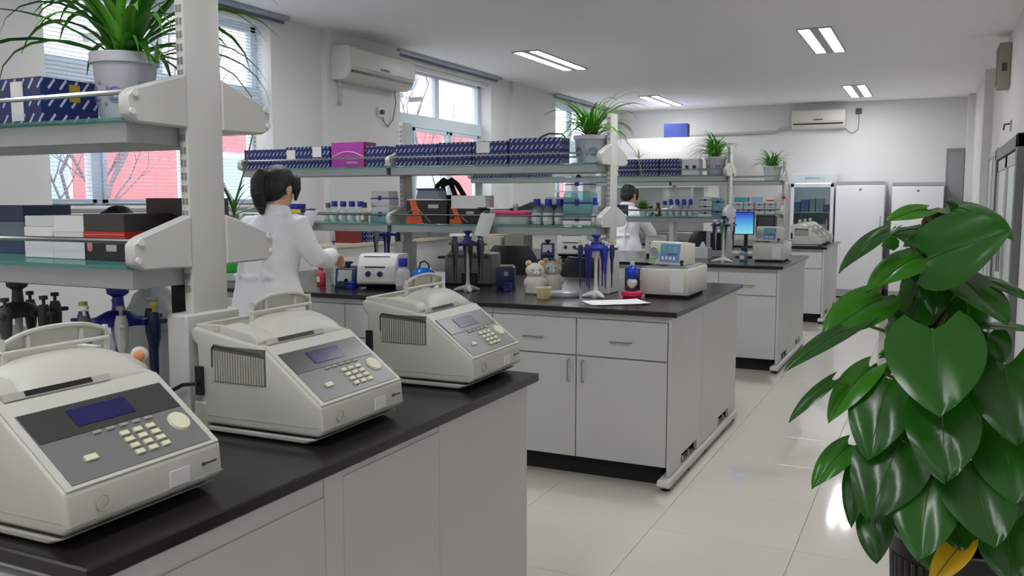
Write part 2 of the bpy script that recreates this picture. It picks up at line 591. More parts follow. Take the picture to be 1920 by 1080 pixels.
# ------------------------------------------------------------------ outside
ground = struct('ground_outside', MB().box(-40, XL - .3, -25, 45, -1.2, -1.0), M('paving_outside', S(150, 150, 150), .9))
bb = thing('brick_building', 'red brick building with white upper floor outside the windows', 'building', (-11.5, 0, -1.0))
bk = bpy.data.materials.new('red_brick')
bk.use_nodes = True
n = bk.node_tree.nodes
l = bk.node_tree.links
tc = n.new('ShaderNodeTexCoord')
mp = n.new('ShaderNodeMapping')
mp.inputs['Rotation'].default_value = (R(90), 0, R(90))
l.new(tc.outputs['Object'], mp.inputs['Vector'])
br = n.new('ShaderNodeTexBrick')
br.inputs['Color1'].default_value = S(216, 98, 104)
br.inputs['Color2'].default_value = S(196, 84, 96)
br.inputs['Mortar'].default_value = S(196, 110, 112)
br.inputs['Scale'].default_value = 1.0
br.inputs['Brick Width'].default_value = .24
br.inputs['Row Height'].default_value = .075
br.inputs['Mortar Size'].default_value = .008
l.new(mp.outputs['Vector'], br.inputs['Vector'])
l.new(br.outputs['Color'], n['Principled BSDF'].inputs['Base Color'])
n['Principled BSDF'].inputs['Roughness'].default_value = .85
MATS['red_brick'] = bk
MB().box(-4, 0, -8, 30, 0, 4.35).build('brick_wall', bk, bb)
whiteb = M('white_render', S(236, 232, 226), .9)
MB().box(-4, -.25, -8, 30, 4.35, 8.2).build('upper_floor', whiteb, bb)
MB().box(-.3, .12, -8, 30, 4.30, 4.45).build('string_course', whiteb, bb)
MB().box(-4, .3, -8, 30, 8.2, 8.4).build('cornice', whiteb, bb)
for yy in (3.5, 7.5, 11.5, 15.5, 19.5):
    f = MB().box(-.03, .04, yy, yy + 1.5, 1.5, 3.3).build('window', frame_m, bb)
    MB().box(.02, .045, yy + .08, yy + .7, 1.58, 3.22).build('pane', M('far_pane', S(150, 164, 190), .2), f)
    MB().box(.02, .045, yy + .8, yy + 1.42, 1.58, 3.22).build('pane', MATS['far_pane'], f)
for k, yy in enumerate((9.5, 14.2, 18.6)):
    t = thing('outdoor_condenser', ['white outdoor air conditioner unit on the brick building, left of three', 'white outdoor air conditioner unit on the brick building, middle of three', 'white outdoor air conditioner unit seen in the upper pane, right of three'][k], 'air conditioner', (-11.745, yy, 4.1))
    MB().box(0, .42, 0, 1.1, 0, .85, .02).build('housing', M('condenser_white', S(226, 226, 232), .5), t)
    MB().cyl((.42, .38, .42), (.45, .38, .42), .33, n=24).build('fan_grille', M('condenser_fan', S(120, 130, 160), .6), t)
    MB().box(-.0, .4, .05, .1, -.12, 0).box(0, .4, 1.0, 1.05, -.12, 0).build('bracket', grey_m, t)
rng = random.Random(5)
bark_m = M('grey_bark', S(112, 100, 110), .9)
def bare_tree(base, h, label):
    mb = MB()
    def grow(p, d, L, r, lev):
        pts = [p]
        q = p.copy()
        dd = d.copy()
        for i in range(4):
            dd = (dd + Vector((rng.uniform(-.18, .18), rng.uniform(-.18, .18), rng.uniform(-.02, .14)))).normalized()
            q = q + dd * (L / 4)
            pts.append(q.copy())
        mb.tube(pts, [r * (1 - .13 * i) for i in range(5)], 5 if lev else 7, caps=False)
        if lev >= 4:
            return
        for k in range(3 if lev < 3 else 2):
            i = rng.choice((2, 3, 4))
            a = rng.uniform(0, 6.28)
            nd = (dd + Vector((math.cos(a) * .5, math.sin(a), rng.uniform(-.15, .6))) * .95).normalized()
            grow(pts[i], nd, L * rng.uniform(.6, .8), r * .56, lev + 1)
    grow(Vector((0, 0, 0)), Vector((0, 0, 1)), h, .06, 0)
    tag(mb.build('bare_tree', bark_m, loc=base), label, 'tree')
bare_tree((-7.4, 5.6, -1), 2.0, 'leafless tree outside the window with the lowered near blind')
bare_tree((-8.4, 10.2, -1), 2.3, 'leafless tree farther along outside, right of the first')
bare_tree((-7.8, 13.2, -1), 2.4, 'leafless tree outside the window beside the wall air conditioner')
# ================================================================== ISLAND BENCHES
IY = (0.0, 3.142, 6.298, 9.437)
D = 1.568
XE = -3.12         # left ends of the islands
ORD = ('nearest', 'second', 'third', 'farthest')
U = .9195
def handle(parent, a, b):
    a = Vector(a); b = Vector(b)
    out = Vector((0, -.022, 0))
    return MB().tube([a, a + out, b + out, b], .0045, 6).build('handle', steel_m, parent)

def cabinet_proto():
    c = thing('base_cabinet', '', 'cabinet')
    # origin: front right bottom corner; extends -x, +y
    Dp = 1.505
    MB().box(-U + .001, -.001, .019, Dp, .10, .823).build('body', cab_m, c)
    MB().box(-U + .001, -.001, .012, .019, .795, .823).build('top_rail', cab_m, c)
    h = U / 2
    for k in (0, 1):
        x1 = -k * h - .0025
        x0 = x1 - h + .005
        dr = MB().box(x0, x1, 0, .018, .612, .792, .0015).build('drawer', cab_m, c)
        xc = (x0 + x1) / 2
        handle(dr, (xc - .05, 0, .69), (xc + .05, 0, .69))
        d = MB().box(x0, x1, 0, .018, .102, .606, .0015).build('door', cab_m, c)
        hx = x0 + .035 if k == 0 else x1 - .035
        handle(d, (hx, 0, .48), (hx, 0, .585))
    MB().box(-U + .03, -.03, .06, Dp - .03, .0, .10).build('plinth', gap_shade_m, c)  # black block stands in for the shaded gap under the cabinet
    return c
proto = cabinet_proto()
first = True
pos = ('right-hand', 'middle', 'left-hand')
for i in range(4):
    for k in range(3):
        lab = 'pale grey double-door base cabinet of the %s bench, %s unit' % (ORD[i], pos[k])
        loc = (-.048 - k * U, IY[i] + .03, 0)
        if first:
            proto.location = loc
            proto['label'] = lab
            proto['group'] = 'base cabinets under the island benches'
            first = False
        else:
            dup(proto, loc, 0, lab)

def panel_poly(y0, y1, z0, z1, notch):
    p = [(y0, z0)]
    for a, b, zt in notch:
        p += [(a, z0), (a, zt), (b, zt), (b, z0)]
    p += [(y1, z0), (y1, z1), (y0, z1)]
    return p
for i in range(4):
    y = IY[i]
    wt = MB().box(XE, 0, y, y + D, .825, .85, .003).build('worktop', top_m)
    tag(wt, 'black resin worktop of the %s island bench' % ORD[i], 'worktop', 'island worktops')
    e = thing('end_panel', 'pale grey end panel closing the aisle end of the %s island bench' % ORD[i], 'panel', (-.030, y, 0), 0, 'island end panels')
    if i == 0:
        MB().box(-.016, .0015, .03, D - .03, .062, .8245).build('backing', cab_m, e)
        for a, b, zt in ((.03, .564, .776), (.5652, .626, .8235), (.6272, 1.017, .80), (1.0182, D - .03, .8235)):
            MB().box(.0015, .004, a, b, .062, zt, .0008).build('panel', cab_m, e)
    else:
        MB().prism(panel_poly(.03, .640, .062, .8245, [(.24, .56, .115)]), 'x', -.016, 0).build('panel', cab_m, e)
        MB().prism(panel_poly(.643, D - .03, .062, .8245, [(1.06, 1.34, .115)]), 'x', -.016, 0).build('panel', cab_m, e)
    s = thing('leg_frame', 'grey steel floor skid with levelling feet under the end of the %s bench' % ORD[i], 'bench leg', (-.045, y, 0), 0, 'bench floor skids')
    MB().prism([(-.03, .022), (-.05, .035), (-.03, .058), (D - .03, .058), (D - .01, .035), (D - .03, .022)], 'x', -.028, .032, .006, 2).build('skid', shelf_m, s)
    for q in (.02, .38, .75, 1.2, 1.5):
        MB().cyl((0, q, 0), (0, q, .024), .022, n=10).build('foot', rubber_m, s)
    for q in ((.30, .42, 1.12, 1.24) if i else ()):
        MB().cyl((.004, q, .056), (.004, q, .095), .006, n=8).build('levelling_bolt', steel_m, s)

# ------------------------------------------------------------------ reagent shelves
def slot_strip(parent, z0, z1):
    s = MB()
    z = z0 + .03
    while z < z1 - .02:
        s.box(-.007, -.0025, -.0565, -.0545, z, z + .014)
        s.box(.0025, .007, -.0565, -.0545, z, z + .014)
        z += .028
    return s.build('slots', slot_m, parent, kind='stuff')

def shelf_unit(i, yc, xs, z_lo, z_hi, ztop, ext):
    """double sided reagent shelf; xs = post x (right to left)"""
    t = thing('reagent_shelf', 'grey two-tier reagent shelf with glass tiers on the %s bench' % ORD[i], 'shelf', (0, yc, .85), 0, 'bench reagent shelves')
    for x in xs:
        p = MB().box(x - .014, x + .014, -.054, .054, 0, ztop - .85, .005, 2).build('post', shelf_m, t)
        q = slot_strip(p, .28, ztop - .85)
        q.location = (x, 0, 0)
        MB().box(x - .040, x + .021, -.085, .085, 0, .262, .005).build('post_base', shelf_m, t)
    for zi, z in enumerate((z_lo, z_hi)):
        zr = z - .85
        for x in xs:
            for s in (-1, 1):
                pl = [(s * .053, zr + .105), (s * .195, zr + .06), (s * .215, zr + .045), (s * .215, zr + .004), (s * .19, zr - .010), (s * .053, zr - .012)]
                if s > 0:
                    pl = pl[::-1]
                b = MB().prism(pl, 'x', x - .013, x + .016, .004, 1).build('bracket', shelf_m, t)
                MB().cyl((x + .016, s * .197, zr + .05), (x + .021, s * .197, zr + .05), .008, n=10).build('bolt', white_m, b)
                MB().cyl((x + .016, s * .205, zr + .012), (x + .021, s * .205, zr + .012), .007, n=10).build('bolt', white_m, b)
        ends = list(xs)
        if ext is not None:
            ends.append(ext)
        for a, b in zip(ends[:-1], ends[1:]):
            x1, x0 = a - .014, b + .014
            MB().box(x0, x1, -.195, .05, zr - .052, zr - .0082, .002).build('shelf_beam', beam_m, t)
            MB().box(x0, x1, -.212, .212, zr - .008, zr, .001).build('glass_shelf', shelfglass_m, t)
            for s in (-1, 1):
                MB().cyl((x0 - .005, s * .2, zr + .052), (x1 + .005, s * .2, zr + .052), .0058, n=8).build('guard_rail', chrome_m, t)
    return t
SHELF = [(IY[0] + .705, (-.459, -1.84, -3.05), 1.228, 1.536),
         (IY[1] + .72, (-.572, -1.912, -3.06), 1.228, 1.568),
         (IY[2] + .72, (-.58, -1.92, -3.06), 1.225, 1.585),
         (IY[3] + .72, (-.585, -1.92, -3.06), 1.205, 1.600)]
for i, (yc, xs, zl, zh) in enumerate(SHELF):
    shelf_unit(i, yc, xs, zl, zh, 1.84, None)
# ================================================================== THERMAL CYCLERS
TW = .318
def thermocycler():
    t = thing('thermocycler', '', 'lab machine')
    t['group'] = 'beige thermal cyclers'
    # side profile (x, z): front at x=0, worktop at z=0
    prof = [(-.012, .022), (0, .034), (-.004, .086), (-.156, .203), (-.345, .236), (-.356, .226), (-.350, .205), (-.338, .196), (-.335, .022)]
    MB().prism(prof, 'y', 0, TW, .006, 3).build('body', thermo_m, t)
    MB().prism([(-.050, .004), (-.016, .016), (-.335, .016), (-.33, .004)], 'y', .002, TW - .002, .003, 1).build('base_tray', thermo_lo, t)
    MB().box(-.31, -.03, .008, TW - .008, .0155, .0225).build('base_gap', M('painted_gap_shadow', S(60, 60, 56), .9), t)  # dark filler stands in for the shadow in the gap above the tray
    MB().box(-.350, -.314, -.004, .030, .0, .070, .004).build('rear_foot', thermo_lo, t)
    f = MB()
    for x in (-.3, -.06):
        for y in (.05, TW - .05):
            f.cyl((x, y, 0), (x, y, .008), .014, n=10)
    f.build('feet', rubber_m, t)
    MB().box(-.33, -.012, -.0006, .0, .040, .0425).build('seam', thermo_lo, t)
    # side vent
    vt = MB().box(-.292, -.146, -.0012, .0015, .118, .198, .001).build('vent', M('vent_dark', S(96, 96, 90), .7), t)
    s = MB()
    for k in range(20):
        x = -.289 + k * .0071
        s.box(x, x + .0044, -.0032, .0, .120, .188 - .0006 * k * .8)
    s.build('vent_slats', thermo_lo, vt, kind='stuff')
    MB().tube([(-.292, -.002, .150), (-.292, -.002, .193), (-.287, -.002, .199), (-.158, -.002, .189), (-.150, -.002, .182)], .0026, 6).build('vent_rim', M('vent_rim', S(80, 80, 76), .6), vt)
    # sloping control panel
    a = Vector((-.156, 0, .203)); b = Vector((-.004, 0, .086))
    d = (b - a); L = d.length; d.normalize()
    nrm = Vector((-d.z, 0, d.x)).normalized()
    if nrm.z < 0: nrm = -nrm
    Y = Vector((0, 1, 0))
    def plate(name, u0, u1, v0, v1, th, mat, parent, lift=0.0, bev=0.0):
        c = a + d * (L * (u0 + u1) / 2) + Y * (TW * (v0 + v1) / 2) + nrm * (lift + th / 2)
        return MB().obox(c, d, Y, nrm, L * (u1 - u0), TW * (v1 - v0), th).build(name, mat, parent)
    rim = plate('panel_rim', .03, .985, .012, .988, .003, thermo_m, t)
    bz = plate('control_panel', .17, .95, .055, .945, .0015, bezel_lo, t, .003)
    plate('display_bezel', .18, .50, .06, .94, .0012, bezel_hi, bz, .0045)
    plate('display', .24, .43, .30, .66, .0012, lcd_m, bz, .0057)
    for k in range(5):
        v = .34 + k * .082
        plate('function_key', .515, .545, v, v + .05, .003, keyg_m, bz, .0045)
    for r in range(4):
        for c in range(3):
            v = .47 + c * .085
            u = .60 + r * .075
            plate('key', u, u + .042, v, v + .052, .004, key_m, bz, .0045)
    plate('key', .73, .785, .20, .27, .004, key_m, bz, .0045)
    c = a + d * (L * .66) + Y * (TW * .85)
    MB().cyl(c + nrm * .0045, c + nrm * .009, .021, .019, 20).build('arrow_pad', key_m, bz)
    # front face details
    MB().box(-.001, .0012, .195, .238, .040, .066).build('sticker', label_m, t)
    MB().tube([(.001, .06 + .012 * math.cos(q), .062 - .004 + .012 * math.sin(q)) for q in [i * math.pi / 9 for i in range(19)]], .0012, 5).build('latch_ring', thermo_lo, t)
    lg = MB().box(0, .0012, .268, .276, .056, .062)
    for k in range(5):
        lg.box(0, .0012, .2785 + k * .005, .282 + k * .005, .0575, .0605)
    lg.build('maker_mark', dgrey_m, t)
    MB().box(-.003, .0006, .0, TW, .036, .0375).build('seam', thermo_lo, t)
    # heated cover: arched hump across the top, slot, lever at the back
    def arch(y0, y1, z0, z1, n=10):
        p = [(y0, z0)]
        for i in range(n + 1):
            q = i / n
            y = y0 + .012 + (y1 - y0 - .024) * q
            p.append((y, z0 + (z1 - z0) * (1 - abs(2 * q - 1) ** 2.6 * .55)))
        p.append((y1, z0))
        return p
    # smooth cover: rises from the slot, arched across the width
    y0, y1 = .052, TW - .004
    NX, NY = 12, 16
    def hump(q, s):
        H_ = .052 * (1 - abs(2 * q - 1) ** 3.0 * .62)
        return .2035 + H_ * math.sin(min(1, s / .62) * math.pi / 2) ** .9 - .010 * max(0, s - .62)
    rows = []
    for i in range(NX + 1):
        s_ = i / NX
        x = -.158 - .104 * s_
        rows.append([(x, y0 + (y1 - y0) * k / NY, hump(k / NY, s_) - (.012 if k in (0, NY) else 0)) for k in range(NY + 1)])
    hm = MB().grid(rows)
    lo_ = [[(p[0], p[1], .19) for p in r] for r in rows]
    hm.grid([rows[0], lo_[0]]).grid([rows[-1], lo_[-1]]).grid([[r[0] for r in rows], [r[0] for r in lo_]]).grid([[r[-1] for r in rows], [r[-1] for r in lo_]])
    hm.build('heated_cover', thermo_m, t, angle=50)
    sl = MB().obox((-.1605, .122, .2105), (-.020, 0, .030), (0, 1, 0), (.030, 0, .020), .009, .125, .004).build('slot', black_m, t)
    MB().obox((-.1605, .122, .2095), (-.020, 0, .030), (0, 1, 0), (.030, 0, .020), .012, .20, .003).build('slot_recess', thermo_lo, t)
    MB().prism([(-.300, .222), (-.172, .200), (-.168, .212), (-.188, .232), (-.262, .244), (-.290, .236)], 'y', .006, .060, .006, 3).build('cover_hinge', thermo_m, t)
    rr = MB()
    rr.box(-.345, -.335, .02, TW - .005, .232, .243, .002).box(-.345, -.272, .006, .018, .226, .243, .002).box(-.345, -.272, TW - .016, TW - .004, .226, .243, .002)
    rr.build('tray_rim', thermo_m, t)
    MB().box(-.334, -.264, .018, TW - .016, .230, .2345).build('tray', M('tray_olive', S(150, 148, 120), .6), t)
    LX0, LY0, LY1 = -.268, .095, .312
    top = arch(LY0, LY1, .262, .296)
    lo = MB().prism(top, 'x', LX0 - .006, LX0 - .001).build('lever', thermo_m, t)
    MB().box(LX0 - .001, LX0 + .010, LY0, LY1, .256, .264, .002).build('lever_bar', thermo_m, lo)
    n = 12
    MB().tube([(LX0 + .003, LY0 + .006 + (LY1 - LY0 - .012) * i / n, .2605 + .034 * (1 - abs(2 * i / n - 1) ** 2.6 * .55)) for i in range(n + 1)], .0042, 6).build('lever_rim', thermo_m, lo)
    for y in (LY0 + .002, LY0 + .048, LY0 + .155, LY1 - .008):
        MB().box(LX0 - .002, LX0 + .007, y, y + .006, .258, .284).build('lever_rib', thermo_m, lo)
    for y in (LY0, LY1 - .012):
        MB().box(LX0 - .004, LX0 + .009, y, y + .012, .226, .262, .002).build('lever_arm', thermo_m, lo)
    # power inlet at the left rear
    MB().box(-.338, -.318, -.010, .001, .085, .15, .002).build('power_plug', black_m, t)
    return t
tc0 = thermocycler()
FR = ['beige thermal cycler with dark display at the near corner of the nearest bench',
      'beige thermal cycler in the middle of the three on the nearest bench',
      'beige thermal cycler at the far corner of the nearest bench']
tc0.location = (-.075, .030, .85); tc0['label'] = FR[0]
tc0.rotation_euler = (0, 0, R(1))
dup(tc0, (-.078, .632, .85), R(1), FR[1])
dup(tc0, (-.052, 1.25, .85), R(1.5), FR[2])
FB = ['front one of three small thermal cyclers on the farthest bench', 'middle one of three small thermal cyclers on the farthest bench', 'rear one of three small thermal cyclers on the farthest bench']
for k in range(3):
    dup(tc0, (-.07, IY[3] + .12 + k * .46, .85), 0, FB[k])
# power cords of the near machines
tag(MB().tube([(-.402, .612, .962), (-.44, .606, .958), (-.50, .608, .93), (-.54, .64, .88), (-.555, .665, .856)], .0045, 6).build('cable', black_m),
    'black power cable plugged into the side of the middle thermal cycler', 'cable')
tag(MB().tube([(-.64, .80, 1.05), (-.62, .78, 1.0), (-.58, .74, .95), (-.55, .71, .90), (-.54, .70, .856)], .004, 6).build('cable', black_m),
    'thin black cable looping down behind the nearest shelf post', 'cable')
# ================================================================== PLANTS
def ribbon(az, el, L, wd, drop, twist=0.0, n=9, base=(0, 0, 0)):
    """one strap leaf: arcs out from base, droops under its weight"""
    p = Vector(base)
    rows = []
    e = el
    for i in range(n + 1):
        t = i / n
        d = Vector((math.cos(az) * math.cos(e), math.sin(az) * math.cos(e), math.sin(e)))
        side = Vector((-math.sin(az), math.cos(az), 0))
        up = side.cross(d) * -1
        ww = wd * (0.55 + .9 * t if t < .35 else .865 - .0 * t) * (1 - max(0, (t - .45) / .55) ** 1.6)
        ww = max(ww, .0006)
        tw = twist * t
        s2 = side * math.cos(tw) + up * math.sin(tw)
        rows.append([p - s2 * ww + up * ww * .35, p, p + s2 * ww + up * ww * .35])
        p = p + d * (L / n)
        e -= drop * (0.35 + 1.3 * t) / n
    return rows
def hits(rows, loc, boxes):
    dense = []
    for a, b in zip(rows[:-1], rows[1:]):
        for q in (.33, .67, 1.0):
            dense.append([pa.lerp(pb, q) for pa, pb in zip(a, b)])
    for r in dense[2:]:
        for p in r:
            x, y, z = p[0] + loc[0], p[1] + loc[1], p[2] + loc[2]
            for (a, b, c, d, e, f) in boxes:
                if a < x < b and c < y < d and e < z < f:
                    return True
    return False
def keep_out(i, carton=None):
    yc, xs, zl, zh = SHELF[i]
    x = xs[0]
    bx = [(x - .022, x + .03, yc - .062, yc + .062, .85, 1.85), (x - .022, x + .03, yc - .225, yc + .225, zh - .03, zh + .115),
          (xs[1], x, yc - .22, yc + .22, zh - .06, zh + .006), (xs[1], x, yc - .215, yc - .185, zh + .04, zh + .065), (xs[1], x, yc + .185, yc + .215, zh + .04, zh + .065)]
    if carton:
        bx.append(carton)
    return bx
def spider_plant(loc, label, potr, poth, n, Lr, wd, seed, joined=True, pot_mat=None, mark=True, elr=(.5, 1.45), boxes=()):
    rng = random.Random(seed)
    t = thing('spider_plant', label, 'potted plant', loc, 0, 'potted spider plants on the shelves')
    r = potr
    MB().lathe([(r * .74, 0), (r * .78, .004), (r * .95, poth * .84), (r * .96, poth * .85), (r * 1.04, poth * .86), (r * 1.05, poth), (r * .98, poth), (r * .95, poth * .9)], n=28).build('pot', pot_mat or pot_m, t)
    MB().lathe([(0, poth * .88), (r * .95, poth * .9)], n=20).build('soil', soil_m, t)
    if mark:
        mk = MB()
        ink = M('pot_violet_print', S(140, 134, 184), .5)
        for a0 in (R(-62), R(20), R(150), R(235)):
            def onpot(da, z):
                rr = r * (.78 + .17 * (z / (poth * .84))) + .0006
                return (rr * math.cos(a0 + da), rr * math.sin(a0 + da), z)
            for rad in (.16, .27):
                mk.tube([onpot(rad * math.cos(q) * .95, poth * .42 + rad * math.sin(q) * r * .85) for q in [k * math.pi / 10 for k in range(21)]], .0022 if rad > .2 else .0032, 5)
            for k in range(8):
                x, z = onpot(-.9 + .12 * k + .3 * (k % 2), 0)[:2], poth * (.3 + .07 * (k * 3 % 5))
                q = onpot(-.95 + .11 * k, z)
                mk.ell(q, (.004, .004, .005), 6, 4)
        mk.build('printed_mark', ink, t, kind='stuff')
    allm = MB()
    for k in range(n):
        az = rng.uniform(0, 6.283)
        el = rng.uniform(*elr)
        L = rng.uniform(*Lr)
        for tries in range(200):
            rows = ribbon(az, el, L, wd * rng.uniform(.6, 1.1), rng.uniform(1.2, 2.9), rng.uniform(-.5, .5),
                          base=(rng.uniform(-.3, .3) * r, rng.uniform(-.3, .3) * r, poth * .88))
            if not hits(rows, loc, boxes):
                break
            az = rng.uniform(0, 6.283)
            el = rng.uniform(*elr)
            L = rng.uniform(*Lr)
        if joined:
            allm.grid(rows)
        else:
            MB().grid(rows).build('leaf', leaf_m if k % 3 else leafd_m, t, angle=0).data.shade_smooth()
    if joined:
        allm.build('leaves', leaf_m, t, kind='stuff')
    return t, rng
def runner(t, pts, r, tufts, rng, boxes=()):
    ro = MB().tube(pts, r, 5).build('runner', M('runner_green', S(132, 150, 84), .5), t)
    for c, n, L, wd in tufts:
        m = MB()
        for k in range(n):
            for tries in range(60):
                rows = ribbon(rng.uniform(0, 6.28), rng.uniform(.3, 1.45), L * rng.uniform(.6, 1), wd, rng.uniform(.4, 1.8), base=c)
                if not hits(rows, t.location, boxes):
                    break
            m.grid(rows)
        m.build('plantlet', leaf_m, ro, kind='stuff')

# near plant, on the top tier of the nearest shelf
sp1, rg = spider_plant((-.685, .70, SHELF[0][3] + 6e-4), 'large spider plant in a lilac printed pot on the nearest shelf', .0735, .168, 66, (.24, .46), .0145, 11, joined=False, elr=(.35, 1.5), boxes=keep_out(0, (-1.36, -.76, .53, .70, 1.5, 1.66)))
runner(sp1, [(.04, .03, .16), (.09, .10, .2), (.145, .205, .14), (.172, .232, .09), (.178, .236, .02), (.15, .232, -.08), (.118, .224, -.17), (.113, .224, -.215)], .0018,
       [((.113, .224, -.21), 14, .12, .0045), ((.178, .240, .0), 5, .035, .003)], rg, keep_out(0) + [(-.49, -.43, .6, .94, 1.19, 1.36), (-3, -.45, .48, .93, 1.16, 1.245), (-.69, -.52, .73, .87, 1.2, 1.38)])
runner(sp1, [(.04, .0, .16), (.10, -.02, .19), (.15, -.03, .16), (.165, -.06, .13)], .0018, [((.165, -.06, .13), 7, .06, .004)], rg, keep_out(0))
# plant on the second bench shelf
sp2, rg = spider_plant((-.694, IY[1] + .72, SHELF[1][3] + 6e-4), 'spider plant in a pale pot at the right end of the second shelf', .098, .155, 84, (.2, .42), .0105, 12, mark=True, boxes=keep_out(1, (-1.08, -.735, 3.67, 3.85, 1.56, 1.74)))
runner(sp2, [(.0, -.08, .155), (.08, -.12, .2), (.2, -.12, .16), (.3, -.1, .04), (.33, -.1, -.09)], .002, [((.31, -.1, .02), 7, .08, .004)], rg)
sp3, rg = spider_plant((-.702, IY[2] + .70, SHELF[2][3] + 6e-4), 'bushy spider plant at the right end of the third shelf', .092, .16, 90, (.18, .36), .010, 13, boxes=keep_out(2, (-.93, -.755, 6.82, 7.0, 1.56, 1.75)))
runner(sp3, [(.0, -.08, .155), (.07, -.13, .19), (.15, -.12, .12), (.18, -.1, -.02), (.19, -.1, -.16)], .002, [((.18, -.1, -.02), 6, .06, .004)], rg)
sp4, rg = spider_plant((-.724, IY[3] + .70, SHELF[3][3] + 6e-4), 'small spider plant in a white pot on the farthest shelf', .108, .17, 84, (.18, .34), .0105, 14, boxes=keep_out(3), mark=False, pot_mat=M('white_pot', S(214, 216, 220), .5))
runner(sp4, [(.03, -.08, .165), (.1, -.13, .19), (.18, -.12, .12), (.21, -.1, -.05), (.215, -.1, -.2)], .002, [((.21, -.1, -.08), 6, .06, .005)], rg)
# little potted plant on the lower tier of the third shelf
tp = thing('small_plant', 'tiny bright green potted plant on the lower tier of the third shelf', 'potted plant', (-1.34, IY[2] + .66, SHELF[2][2] + 6e-4))
MB().lathe([(.03, 0), (.04, .06), (.036, .06), (.034, .05)], n=14).build('pot', white_m, tp)
m_ = MB()
for k in range(200):
    m_.grid(ribbon(rg.uniform(0, 6.28), rg.uniform(.4, 1.5), rg.uniform(.06, .12), .006, rg.uniform(.3, 1.6), base=(0, 0, .05)))
m_.build('leaves', M('light_leaf', S(110, 176, 70), .5, var=.3), tp, kind='stuff')

# ------------------------------------------------------------------ pothos on a moss pole
ple = bpy.data.materials.new('pothos_leaf')
ple.use_nodes = True
n = ple.node_tree.nodes
l = ple.node_tree.links
b = n['Principled BSDF']
b.inputs['Roughness'].default_value = .27
b.inputs['Coat Weight'].default_value = .12
b.inputs['Coat Roughness'].default_value = .2
tc = n.new('ShaderNodeTexCoord')
nz = n.new('ShaderNodeTexNoise')
nz.inputs['Scale'].default_value = 9
l.new(tc.outputs['Object'], nz.inputs['Vector'])
oi = n.new('ShaderNodeObjectInfo')
ad = n.new('ShaderNodeMath'); ad.operation = 'MULTIPLY_ADD'
ad.inputs[1].default_value = .75
l.new(oi.outputs['Random'], ad.inputs[0])
sc_ = n.new('ShaderNodeMath'); sc_.operation = 'MULTIPLY'; sc_.inputs[1].default_value = .35
l.new(nz.outputs['Fac'], sc_.inputs[0])
l.new(sc_.outputs['Value'], ad.inputs[2])
rp = n.new('ShaderNodeValToRGB')
rp.color_ramp.elements[0].color = S(18, 54, 20)
rp.color_ramp.elements[1].color = S(44, 104, 28)
l.new(ad.outputs['Value'], rp.inputs['Fac'])
l.new(rp.outputs['Color'], b.inputs['Base Color'])
tl = n.new('ShaderNodeBsdfTranslucent')
tl.inputs['Color'].default_value = S(70, 170, 20)
mx = n.new('ShaderNodeMixShader')
mx.inputs['Fac'].default_value = .12
l.new(b.outputs['BSDF'], mx.inputs[1])
l.new(tl.outputs['BSDF'], mx.inputs[2])
l.new(mx.outputs['Shader'], n['Material Output'].inputs['Surface'])
MATS['pothos_leaf'] = ple
backlit_m = ple.copy()  # lighter leaf copy: light shining through is put into the colour
backlit_m.name = 'pothos_leaf_backlit'
for nd in backlit_m.node_tree.nodes:
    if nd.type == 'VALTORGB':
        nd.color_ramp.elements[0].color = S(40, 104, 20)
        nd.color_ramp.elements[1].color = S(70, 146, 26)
MATS['pothos_leaf_backlit'] = backlit_m
yleaf_m = M('yellow_leaf', S(226, 178, 28), .45, var=.2, vscale=20)
vein_m = M('leaf_vein', S(60, 108, 46), .45)
stem_m = M('pothos_stem', S(96, 120, 52), .6, var=.2)
PX, PY = 1.13, 1.28
poth = thing('pothos', 'tall potted pothos with glossy heart leaves climbing a moss pole', 'potted plant', (PX, PY, 0))
fl = MB()
for k in range(44):
    a = 2 * math.pi * k / 44
    for (rr, z0) in ((1.0, 0),):
        fl.tube([(.106 * math.cos(a), .106 * math.sin(a), .01), (.136 * math.cos(a), .136 * math.sin(a), .60)], .006, 6)
po = MB().lathe([(.1, 0), (.106, .01), (.136, .6), (.145, .605), (.145, .64), (.132, .64), (.13, .60)], n=44).build('pot', M('black_planter', S(30, 28, 30), .35), poth)
fl.build('ribs', MATS['black_planter'], po, kind='stuff')
MB().lathe([(0, .59), (.13, .6)], n=24).build('soil', soil_m, poth)
pole = MB()
pr = random.Random(3)
prof = [(.001, .58), (.03, .58)] + [(.028 + pr.uniform(-.003, .004), .6 + k * .02) for k in range(37)] + [(.02, 1.345), (.001, 1.35)]
pole.lathe(prof, (-.075, .0, 0), 14)
pole.build('moss_pole', M('coir_brown', S(74, 48, 34), .95, var=.4, vscale=50, bump=.8, bscale=120), poth)
for k in range(5):
    a = k * 1.3
    MB().tube([(-.075 + .04 * math.cos(a + z * 3.2), .04 * math.sin(a + z * 3.2), .58 + z) for z in [i * .09 for i in range(9)]], .006, 6).build('stem', stem_m, poth)

